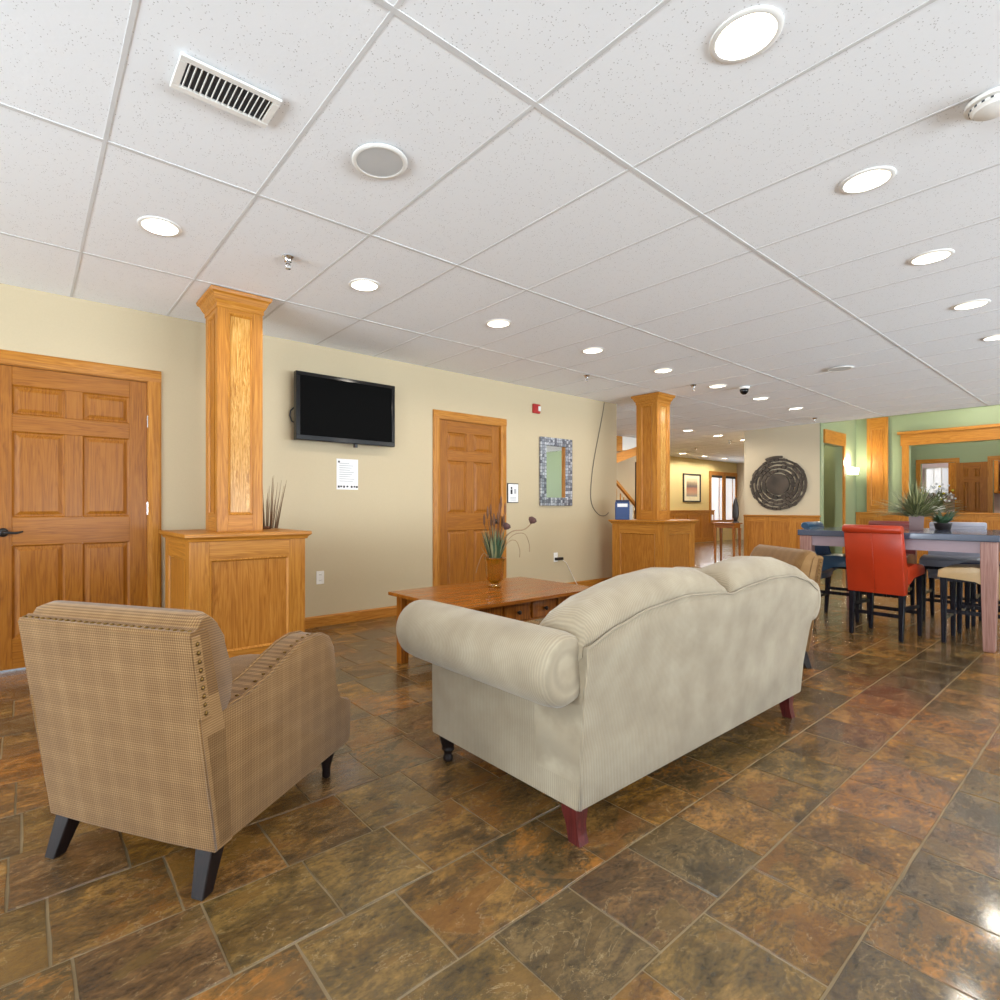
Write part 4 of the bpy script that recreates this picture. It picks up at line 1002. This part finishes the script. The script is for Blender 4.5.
make_stool('dark wine leather bar stool across the dining table next to the grey stool', 'leather_wine', (7.24, 1.64, 0), PI)
make_stool('navy leather bar stool tucked under the table beside the tan stool', 'leather_navy', (6.55, 0.60, 0), PI / 2)
# grass plant in a square pot on the table
pp = thing('potted_grass', 'spiky grass plant in a square mauve pot on the dining table', 'plant', (6.36, 1.26, TZ), 0.2)
b_ = B(); rings = []
for z, w in ((0, 0.046), (0.004, 0.048), (0.13, 0.054), (0.135, 0.054), (0.135, 0.048), (0.11, 0.047)): rings.append([b_.verts.new((a * w, c * w, z)) for a, c in ((-1, -1), (1, -1), (1, 1), (-1, 1))])
ring_faces(b_, rings); obj('pot', b_, 'pot_mauve', pp)
obj('soil', bx(-0.045, 0.045, -0.045, 0.045, 0.108, 0.114), 'soil', pp)
for mat, nn, cnt in (('grass_dark', 'grass_blades', 330), ('grass_light', 'pale_grass_blades', 200)):
    b_ = B()
    for k in range(cnt):
        a = rr.uniform(0, 2 * PI); q = rr.uniform(0.06, 0.36); z = 0.135 + rr.uniform(0.03, 0.36) * (1.12 - q * 1.9)
        blade(b_, (0.03 * math.cos(a) * rr.random(), 0.03 * math.sin(a) * rr.random(), 0.11), (q * math.cos(a), q * math.sin(a), z), 0.05 + 0.35 * q * rr.random(), 0.008, 5)
    obj(nn, b_, mat, pp)['kind'] = 'stuff'
lp = thing('leafy_plant', 'small dark leafy plant in a round pot beside the grass plant', 'plant', (6.66, 1.13, TZ))
b_ = B(); lathe(b_, [(0.05, 0), (0.055, 0.004), (0.065, 0.06), (0.066, 0.064), (0.058, 0.062), (0.05, 0.05)], 20); obj('pot', b_, 'bronze_dark', lp, True)
b_ = B()
for k in range(46):
    a = rr.uniform(0, 2 * PI); q = rr.uniform(0.05, 0.15); blade(b_, (0.02 * math.cos(a), 0.02 * math.sin(a), 0.055), (q * math.cos(a), q * math.sin(a), 0.07 + rr.uniform(0.02, 0.14)), 0.05, 0.035, 5)
obj('leaves', b_, 'leaf_blue', lp)['kind'] = 'stuff'

# ------------------------------------------------------------------ far pale wall with wainscot and round sculpture
FY0, FY1 = 3.50, 4.78
wf = struct('wall_far', bx(XB, XB + 0.11, FY0, FY1, 0, CEIL), 'wall_pale', 'pale beige wall carrying the round woven sculpture')
ws = thing('trim_1', 'oak wainscot with square panels under the round wall sculpture', 'wainscot', (XB, 0, 0), kind='structure')
def wains(root, y0, y1, xf, h, n_):
    # panelled wainscot facing -x, plane x = xf (local)
    w = (y1 - y0) / n_
    for k in range(n_):
        a = y0 + w * k; c = a + w
        for p, q in ((a, a + 0.06), (c - 0.06, c)): obj('stile', bx(xf - 0.022, xf, p, q, 0, h - 0.03), 'oak_z', root)
        for p, q in ((0, 0.13), (h - 0.13, h - 0.03)): obj('rail', bx(xf - 0.0215, xf, a + 0.06, c - 0.06, p, q), 'oak_y', root)
        obj('panel', bx(xf - 0.010, xf, a + 0.06, c - 0.06, 0.13, h - 0.13), 'oakpanel_z', root)
    b_ = B(); box(b_, xf - 0.045, xf, y0 - 0.02, y1, h - 0.03, h, bev=0.006); obj('cap_rail', b_, 'oak_y', root)
wains(ws, FY0, FY1, 0.0, 0.95, 3)
sc_ = thing('wall_sculpture', 'large round dark woven spiral sculpture on the pale wall', 'wall art', (XB, 4.17, 1.52))
def arc_piece(bm, r0, r1, a0, a1, t0, t1, n_=4):
    rings = []
    for k in range(n_ + 1):
        a = a0 + (a1 - a0) * k / n_; c, s = math.cos(a), math.sin(a)
        rings.append([bm.verts.new((-t0, r0 * c, r0 * s)), bm.verts.new((-t1, r0 * c, r0 * s)), bm.verts.new((-t1, r1 * c, r1 * s)), bm.verts.new((-t0, r1 * c, r1 * s))])
    ring_faces(bm, rings)
rs = random.Random(11)
b_ = B(); lathe(b_, [(0.20, 0.01), (0.20, 0.04), (0.15, 0.05), (0.002, 0.05)], 40); bmesh.ops.rotate(b_, cent=(0, 0, 0), matrix=Matrix.Rotation(-PI / 2, 3, 'Y'), verts=b_.verts[:]); obj('centre_disc', b_, 'sculpture_brown', sc_, True, auto=0.6)
for r0, r1, cnt in ((0.215, 0.285, 22), (0.295, 0.355, 28), (0.365, 0.42, 34), (0.43, 0.485, 40)):
    b_ = B(); arc_piece(b_, r0 + 0.01, r1 - 0.01, 0, 2 * PI * 0.999, 0.004, 0.012, 60)
    a = rs.random()
    for k in range(cnt):
        w = 2 * PI / cnt
        if rs.random() < 0.86:
            arc_piece(b_, r0 + rs.uniform(-0.006, 0.010), r1 + rs.uniform(-0.014, 0.006), a + 0.06 * w, a + w * 0.92, 0.010, 0.03 + rs.uniform(0, 0.02))
        a += w
    obj('woven_ring', b_, 'sculpture_brown', sc_)
b_ = B(); arc_piece(b_, 0.485, 0.53, 1.15, 1.72, 0.006, 0.04, 10); obj('spiral_tail', b_, 'sculpture_brown', sc_)
obj('floor_lamp_pole', bx(0, 0.001, 0, 0.001, 0, 0.001), 'chrome').name = 'tmp_remove'
bpy.data.objects.remove(bpy.data.objects['tmp_remove'])
r = thing('wall_switch', 'small dark switch plate on the oak wainscot under the sculpture', 'switch', (XB - 0.0105, 3.72, 0.62))
obj('cover_plate', bx(-0.008, 0, -0.06, 0.06, -0.045, 0.045, bev=0.003), 'black_metal', r); obj('rocker', bx(-0.011, -0.0078, -0.02, 0.02, -0.025, 0.025), 'plastic_clear_grey', r)
# console table and dark figure at the corner of the pale wall
cs = thing('console_table', 'narrow dark wooden console table at the corner of the pale wall', 'table', (10.82, 5.02, 0))
b_ = B(); box(b_, -0.16, 0.16, -0.22, 0.22, 0.77, 0.795, bev=0.004); obj('table_top', b_, 'table_y', cs)
obj('apron', bx(-0.13, 0.13, -0.19, 0.19, 0.69, 0.77), 'table_y', cs)
for sx_ in (-1, 1):
    for sy_ in (-1, 1):
        b_ = B(); taper(b_, (sx_ * 0.12, sy_ * 0.18, 0), 0.014, (sx_ * 0.12, sy_ * 0.18, 0.69), 0.024); obj('leg', b_, 'table_z', cs)
fg = thing('dark_sculpture', 'dark pointed sculpture standing on the console table', 'sculpture', (10.82, 4.86, 0.795))
b_ = B(); lathe(b_, [(0.06, 0), (0.06, 0.02), (0.03, 0.03)], 18); obj('sculpture_base', b_, 'bronze_dark', fg, True, auto=0.7)
b_ = B(); lathe(b_, [(0.03, 0.03), (0.055, 0.12), (0.06, 0.22), (0.05, 0.33), (0.03, 0.43), (0.004, 0.50)], 18, flute=0.06, nfl=3); obj('sculpture_body', b_, 'bronze_dark', fg, True)

# ------------------------------------------------------------------ lobby beyond
struct('wall_lobby', bx(6.70, LOB_X, LOB_Y, LOB_Y + 0.1, 0, CEIL + 0.15), 'wall_lobby', 'warm yellow lobby wall with a framed print and glazed openings')
struct('wall_lobby_end', bx(LOB_X, LOB_X + 0.1, YW, LOB_Y, 0, CEIL + 0.15), 'wall_pale', 'pale end wall of the lobby')
struct('wall_lobby_near', bx(XB + 0.11, LOB_X, FY1 - 0.11, FY1, 0, CEIL), 'wall_pale', 'pale side wall of the lobby behind the sculpture wall')
lw = thing('trim_2', 'oak wainscot along the yellow lobby wall', 'wainscot', (0, LOB_Y, 0), kind='structure')
x = 12.6
while x < 16.9:
    for p, q in ((x, x + 0.06), (x + 0.74, x + 0.80)): obj('stile', bx(p, q, -0.022, 0, 0, 0.97), 'oak_z', lw)
    for p, q in ((0, 0.14), (0.85, 0.97)): obj('rail', bx(x + 0.06, x + 0.74, -0.0215, 0, p, q), 'oak_x', lw)
    obj('panel', bx(x + 0.06, x + 0.74, -0.01, 0, 0.14, 0.85), 'oakpanel_z', lw); x += 0.80
obj('cap_rail', bx(12.6, 17.4, -0.045, 0, 0.97, 1.0), 'oak_x', lw)
pf = thing('framed_print', 'framed landscape print with a cream mat on the lobby wall', 'picture', (16.0, LOB_Y, 1.68))
hw, hh = 0.60, 0.46
hw, hh = 0.52, 0.43
b_ = B()
for a in ((-hw, hw, hh - 0.04, hh), (-hw, hw, -hh, -hh + 0.04), (-hw, -hw + 0.05, -hh + 0.04, hh - 0.04), (hw - 0.05, hw, -hh + 0.04, hh - 0.04)): box(b_, a[0], a[1], -0.03, 0, a[2], a[3])
obj('picture_frame', b_, 'frame_black', pf)
obj('mat_board', bx(-hw + 0.05, hw - 0.05, -0.012, -0.001, -hh + 0.04, hh - 0.04), 'mat_cream', pf)
obj('print', bx(-hw + 0.20, hw - 0.20, -0.015, -0.0125, -hh + 0.17, hh - 0.14), 'print_landscape', pf)
def glazed(name, x0, x1, lab):
    g = thing(name, lab, 'window', (0, LOB_Y, 0), kind='structure')
    for p, q in ((x0, x0 + 0.10), (x1 - 0.10, x1)): obj('casing', bx(p, q, -0.04, 0, 0.68, 2.12), 'oak_z', g)
    obj('casing', bx(x0, x1, -0.045, 0, 2.12, 2.24), 'oak_x', g); obj('casing', bx(x0, x1, -0.045, 0, 0.60, 0.68), 'oak_x', g)
    obj('pane', bx(x0 + 0.10, x1 - 0.10, -0.012, -0.002, 0.68, 2.04), 'window_glow', g)
    obj('blind_head', bx(x0 + 0.10, x1 - 0.10, -0.03, -0.0125, 2.04, 2.12), 'vent_dark', g)
    obj('glazing_bar', bx(x1 - 0.32, x1 - 0.28, -0.02, -0.0125, 0.68, 2.04), 'oak_z', g)
glazed('window_10', 17.08, 18.02, 'oak framed bright glazed lobby window beside the framed print'); glazed('window_11', 18.04, 18.95, 'oak framed bright glazed lobby window at the far lobby corner')
r = thing('exit_light', 'small dark emergency lamp high on the lobby wall', 'emergency light', (14.35, LOB_Y, 2.30))
for s in (-1, 1):
    b_ = B(); lathe(b_, [(0.05, 0), (0.06, 0.05), (0.04, 0.09)], 14); bmesh.ops.rotate(b_, cent=(0, 0, 0), matrix=Matrix.Rotation(PI / 2, 3, 'X'), verts=b_.verts[:]); bmesh.ops.translate(b_, vec=(0, 0, s * 0.07), verts=b_.verts[:]); obj('lamp_head', b_, 'black_metal', r, True, auto=0.7)
r = thing('wall_plaque', 'small dark framed plaque on the lobby wall beside the framed print', 'plaque', (14.28, LOB_Y, 1.28))
obj('plaque_frame', bx(-0.17, 0.17, -0.02, 0, -0.14, 0.14, bev=0.005), 'frame_black', r); obj('plaque_face', bx(-0.11, 0.11, -0.023, -0.019, -0.09, 0.09), 'plastic_clear_grey', r)
area_light('lobby_window_daylight', (17.4, LOB_Y - 0.06, 1.36), (-PI / 2, 0, 0), 2.0, 1.3, 18, DAY)
# stair seen past the end of the television wall
stw = thing('staircase', 'oak staircase with a sloping handrail in the lobby', 'staircase', (9.4, 7.0, 0))
nst = 9
for k in range(nst):
    b_ = B(); box(b_, 1.55 - 0.27 * (k + 1) - 0.02, 1.55 - 0.27 * k, 0.0, 1.0, 0.185 * (k + 1) - 0.03, 0.185 * (k + 1), bev=0.004); obj('tread', b_, 'oak_y', stw)
    obj('riser', bx(1.55 - 0.27 * k - 0.03, 1.55 - 0.27 * k - 0.01, 0.01, 0.99, 0.185 * k, 0.185 * (k + 1) - 0.03), 'oak_y', stw)
    x = 1.55 - 0.27 * k - 0.13
    for q in (-0.06, 0.06):
        b_ = B(); lathe(b_, [(0.016, 0.185 * (k + 1)), (0.011, 0.185 * (k + 1) + 0.3), (0.016, 0.185 * (k + 1) + 0.62), (0.014, 0.185 * (k + 1) + 0.80 - q * 0.68)], 8, x + q, 0.04); obj('baluster', b_, 'oak_z', stw, True)
b_ = B(); prism(b_, [(1.60, 0.0), (1.60, 0.185), (1.55 - 0.27 * nst, 0.185 * (nst + 1) - 0.02), (1.55 - 0.27 * nst, 0.185 * (nst - 1.2))], 1, -0.03, 0.0); obj('stringer', b_, 'oak_x', stw)
b_ = B(); sl_ = 0.185 / 0.27
prism(b_, [(1.65, 0.93), (1.65, 1.00), (1.55 - 0.27 * nst, 1.00 + sl_ * (0.10 + 0.27 * nst)), (1.55 - 0.27 * nst, 0.93 + sl_ * (0.10 + 0.27 * nst))], 1, 0.01, 0.07); obj('handrail', b_, 'oak_x', stw)
b_ = B(); box(b_, 1.60, 1.70, -0.01, 0.09, 0, 1.10, bev=0.006); obj('newel_post', b_, 'oak_z', stw)
struct('wall_stair', bx(6.75, 12.4, 8.05, 8.15, 0, CEIL), 'wall_pale', 'pale wall behind the lobby staircase')
us = thing('upper_flight', 'oak trimmed underside of the upper stair flight with a white landing', 'staircase', (9.6, 6.6, 0))
b_ = B(); prism(b_, [(-0.3, 1.95), (1.15, 2.36), (1.15, 2.52), (-0.3, 2.15)], 1, 0.0, 0.05); obj('upper_stringer', b_, 'oak_x', us)
obj('landing_edge', bx(-0.3, 0.05, 0.0, 0.06, 2.24, 2.55), 'oak_x', us); obj('landing_soffit', bx(0.06, 1.15, 0.02, 0.05, 2.28, 2.56), 'white_paint', us)
obj('hall_post', bx(1.05, 1.13, 0.3, 0.36, 0, 2.1), 'frame_black', us)

# ------------------------------------------------------------------ green dining end and kitchen beyond
GZ = 3.15; GX = 12.9
struct('ceiling_raised', bx(XB + 0.1, GX + 5.4, WIN_Y, FY0 + 1.17, GZ, GZ + 0.05), 'white_paint', 'raised white ceiling over the green dining end', 'ceiling')
struct('trim_3', bx(XB + 0.06, XB + 0.10, WIN_Y, FY0, CEIL - 0.004, GZ), 'wall_green', 'green drop face where the panel ceiling ends', 'trim')
ox0, ox1, oh = XB + 0.13, 12.10, 2.24
wb = B(); box(wb, XB + 0.0, ox0, FY0 - 0.02, FY0, 0, GZ); box(wb, ox0, ox1, FY0 - 0.02, FY0 + 0.1, oh, GZ); box(wb, ox1, GX, FY0 - 0.02, FY0 + 0.1, 0, GZ)
struct('wall_green_side', wb, 'wall_green', 'green side wall with a cased passage and a wall sconce')
pc = thing('trim_4', 'oak casing around the passage in the green side wall', 'casing', (0, FY0 - 0.02, 0), kind='structure')
obj('casing', bx(XB + 0.11, ox1 + 0.10, -0.03, 0, oh, oh + 0.24), 'oak_x', pc); obj('casing', bx(ox1, ox1 + 0.09, -0.025, 0, 0, oh), 'oak_z', pc)
struct('wall_passage', bx(XB + 0.11, GX, FY0 + 0.95, FY0 + 1.03, 0, GZ), 'wall_lobby', 'warm beige wall seen through the cased passage')
pd = thing('door_3', 'narrow oak door casing seen through the passage', 'door', (0, FY0 + 0.95, 0), kind='structure')
obj('casing', bx(12.35, 12.48, -0.03, 0, 0, 2.03), 'oak_z', pd); obj('door_leaf', bx(12.48, 12.86, -0.02, 0, 0, 1.96), 'door_z', pd); obj('casing', bx(12.35, 12.86, -0.035, 0, 1.96, 2.06), 'oak_x', pd)
# wall with the wide cased opening
gy0, gy1, gh = 0.35, 2.66, 2.24
wb = B(); box(wb, GX, GX + 0.12, gy1, FY0 + 1.0, 0, GZ); box(wb, GX, GX + 0.12, gy0, gy1, gh, GZ); box(wb, GX, GX + 0.12, WIN_Y, gy0, 0, GZ)
struct('wall_green_far', wb, 'wall_green', 'green wall with a wide oak cased opening')
co = thing('trim_5', 'wide oak casing around the opening in the green wall', 'casing', (GX, 0, 0), kind='structure')
for y in (gy1, gy0 - 0.10): obj('casing', bx(-0.03, 0, y, y + 0.10, 0, gh), 'oak_z', co)
b_ = B(); box(b_, -0.035, 0, gy0 - 0.12, gy1 + 0.12, gh, gh + 0.21); obj('head_casing', b_, 'oak_y', co)
obj('head_cap', bx(-0.08, 0, gy0 - 0.16, gy1 + 0.16, gh + 0.21, gh + 0.26), 'oak_y', co)
pl = thing('trim_6', 'panelled oak pilaster on the green wall', 'pilaster', (GX, 3.13, 0), kind='structure')
frame_panel(pl, 0.33, GZ - 1.0, 0.03, 0.06, 0.55, 0.12, (-PI / 2, 0.05, 1.0), 'oakpanel_z')
w2 = thing('trim_7', 'oak wainscot and ledge below the green wall', 'wainscot', (GX, 0, 0), kind='structure')
wains(w2, gy1 + 0.10, FY0 - 0.03, -0.031, 1.0, 2)
wains(w2, gy0, gy1, -0.0, 1.0, 5)
sn = thing('wall_sconce', 'glowing white bowl sconce on the green side wall', 'wall lamp', (12.42, FY0 - 0.02, 1.72))
b_ = B(); prism(b_, [(-0.11, 0.0), (-0.18, 0.13), (0.18, 0.13), (0.11, 0.0)], 1, -0.14, -0.015, bev=0.02); obj('sconce_shade', b_, 'sconce_glow', sn, True, auto=0.6)
obj('sconce_plate', bx(-0.05, 0.05, -0.015, 0, 0.02, 0.11), 'chrome', sn)
l = bpy.data.lights.new('sconce_lamp', 'POINT'); l.energy = 22; l.color = (1, 0.9, 0.72); l.shadow_soft_size = 0.06
o = bpy.data.objects.new('sconce_lamp', l); COL.objects.link(o); o.parent = sn; o.location = (0, -0.08, 0.24)
# wall beyond the opening with two doorways and a door
KX = 15.0
ds = [(-0.2, 1.80, 2.02), (2.36, 2.90, 2.02)]
wb = B(); box(wb, KX, KX + 0.1, 2.90, 4.6, 0, GZ); box(wb, KX, KX + 0.1, 2.36, 2.90, 2.02, GZ); box(wb, KX, KX + 0.1, 1.80, 2.36, 0, GZ); box(wb, KX, KX + 0.1, -0.2, 1.80, 2.02, GZ); box(wb, KX, KX + 0.1, WIN_Y, -0.2, 0, GZ)
struct('wall_kitchen', wb, 'wall_green', 'green wall between the dining end and the kitchen')
kc = thing('trim_8', 'oak casings around the kitchen doorways', 'casing', (KX, 0, 0), kind='structure')
for y0, y1, h in ds:
    for a in (y0 - 0.075, y1): obj('casing', bx(-0.025, 0, a, a + 0.075, 0, h), 'oak_z', kc)
    obj('casing', bx(-0.028, 0, y0 - 0.075, y1 + 0.075, h, h + 0.085), 'oak_y', kc)
d3 = thing('door_4', 'six panel oak door between the two kitchen doorways', 'door', (KX - 0.03, 2.335, 0), -PI / 2, kind='structure')
six_panel_door(d3, 0.46, 2.0, 0.03)
for ch in d3.children:
    if ch.name.startswith('panel') or True: ch.scale = (1, 1, 1)
# kitchen contents
struct('wall_kitchen_back', bx(18.2, 18.3, WIN_Y, 4.6, 0, GZ), 'lilac_wall', 'pale lilac wall at the back of the kitchen')
struct('wall_kitchen_side', bx(GX + 0.12, 18.2, FY0 + 0.97, FY0 + 1.05, 0, GZ), 'wall_pale', 'pale side wall of the kitchen')
kw = thing('window_12', 'bright white window in the kitchen back wall', 'window', (18.2, 3.18, 1.75), kind='structure')
obj('pane', bx(-0.02, -0.01, -0.22, 0.22, -0.28, 0.32), 'window_glow', kw)
for y in (-0.25, 0.22): obj('casing', bx(-0.05, 0, y, y + 0.03, -0.31, 0.35), 'white_paint', kw)
for z in (-0.31, 0.32): obj('casing', bx(-0.05, 0, -0.25, 0.25, z, z + 0.03), 'white_paint', kw)
for y in (-0.075, 0.075): obj('glazing_bar', bx(-0.03, -0.02, y - 0.008, y + 0.008, -0.28, 0.32), 'white_paint', kw)
def cabinet(y0, y1, z0, z1, lab, x1=18.19, dep=0.35, nd_=2):
    c = thing('kitchen_cabinet', lab, 'cabinet', (x1 - dep / 2, (y0 + y1) / 2, z0))
    w, h = y1 - y0, z1 - z0
    obj('cabinet_body', bx(-dep / 2 + 0.02, dep / 2, -w / 2, w / 2, 0, h), 'oak_z', c)
    for k in range(nd_):
        a = -w / 2 + w * k / nd_ + 0.006; e = -w / 2 + w * (k + 1) / nd_ - 0.006
        b_ = B(); box(b_, -dep / 2, -dep / 2 + 0.02, a, e, 0.01, h - 0.01, bev=0.004); q = obj('cabinet_door', b_, 'oak_z', c)
        obj('door_panel', bx(-dep / 2 - 0.004, -dep / 2 + 0.001, a + 0.06, e - 0.06, 0.07, h - 0.07, bev=0.004), 'oakpanel_z', q)
        obj('knob', bx(-dep / 2 - 0.022, -dep / 2, e - 0.04, e - 0.02, 0.05, 0.07), 'brass', q)
cabinet(2.05, 2.93, 1.42, 2.2, 'oak wall cabinet beside the kitchen window'); cabinet(0.6, 2.0, 1.42, 2.2, 'long oak wall cabinet above the kitchen range', nd_=3)
cabinet(1.95, 3.4, 0.0, 0.9, 'oak base cabinet under the kitchen window', dep=0.6, nd_=3)
rg = thing('kitchen_range', 'black kitchen range below the long wall cabinet', 'oven', (17.88, 1.55, 0))
b_ = B(); box(b_, -0.3, 0.3, -0.38, 0.38, 0, 0.92, bev=0.006); obj('range_body', b_, 'appliance_black', rg)
b_ = B(); box(b_, 0.2, 0.3, -0.38, 0.38, 0.92, 1.1, bev=0.004); obj('control_panel', b_, 'appliance_black', rg); obj('oven_handle', bx(-0.34, -0.31, -0.3, 0.3, 0.74, 0.765), 'chrome', rg)
# flower stand in front of the kitchen wall
fs_ = thing('flower_stand', 'small wooden stand holding white flowers before the kitchen wall', 'stand', (14.3, 2.50, 0))
b_ = B(); box(b_, -0.2, 0.2, -0.22, 0.22, 0.92, 0.95, bev=0.004); obj('stand_top', b_, 'table_y', fs_)
for sx_ in (-1, 1):
    for sy_ in (-1, 1): obj('leg', bx(sx_ * 0.17 - 0.02, sx_ * 0.17 + 0.02, sy_ * 0.19 - 0.02, sy_ * 0.19 + 0.02, 0, 0.92), 'table_z', fs_)
fp = thing('white_flowers', 'bunch of white flowers with green leaves in a pale pot', 'flowers', (14.3, 2.50, 0.95))
b_ = B(); lathe(b_, [(0.08, 0), (0.1, 0.02), (0.12, 0.16), (0.11, 0.165), (0.1, 0.15)], 18); obj('pot', b_, 'plastic_white', fp, True)
b_ = B(); b2 = B(); b3 = B()
for k in range(90):
    a = rr.uniform(0, 2 * PI); q = rr.uniform(0, 0.26); z = 0.2 + rr.uniform(0, 0.40) * (1 - q * 1.5)
    blade(b_, (0, 0, 0.15), (q * math.cos(a), q * math.sin(a), z), 0.03, 0.03, 3)
for k in range(55):
    a = rr.uniform(0, 2 * PI); q = rr.uniform(0.02, 0.27); z = 0.25 + rr.uniform(0, 0.40) * (1 - q)
    bmesh.ops.create_icosphere(b2 if k % 7 else b3, subdivisions=1, radius=0.024, matrix=Matrix.Translation((q * math.cos(a), q * math.sin(a), z)))
obj('leaves', b_, 'grass_dark', fp)['kind'] = 'stuff'; obj('white_blooms', b2, 'flower_white', fp, True)['kind'] = 'stuff'; obj('yellow_blooms', b3, 'flower_yellow', fp, True)['kind'] = 'stuff'
# unseen ceiling lamps added to brighten the green end, passage and kitchen
for x, y, p in ((12.0, 1.6, 40), (12.0, -0.8, 40), (13.9, 2.0, 40), (16.6, 2.2, 70), (16.6, 0.6, 70), (12.2, 4.0, 22)):
    r = thing('added_lamp', 'unseen round white flush lamp added to brighten the rooms beyond the panel ceiling', 'ceiling light', (x, y, GZ), group='added lamps of the dining end')
    b_ = B(); lathe(b_, [(0.16, -0.001), (0.16, -0.02), (0.14, -0.02)], 28); obj('lamp_base', b_, 'trim_white', r, True, auto=0.7)
    b_ = B(); lathe(b_, [(0.14, -0.02), (0.13, -0.06), (0.08, -0.085), (0.002, -0.09)], 28); obj('lamp_bowl', b_, 'sconce_glow', r, True)
    l = bpy.data.lights.new('added_lamp_bulb', 'POINT'); l.energy = p * 0.75; l.color = (1, 0.94, 0.84); l.shadow_soft_size = 0.12
    o = bpy.data.objects.new('added_lamp_bulb', l); COL.objects.link(o); o.parent = r; o.location = (0, 0, -0.25)
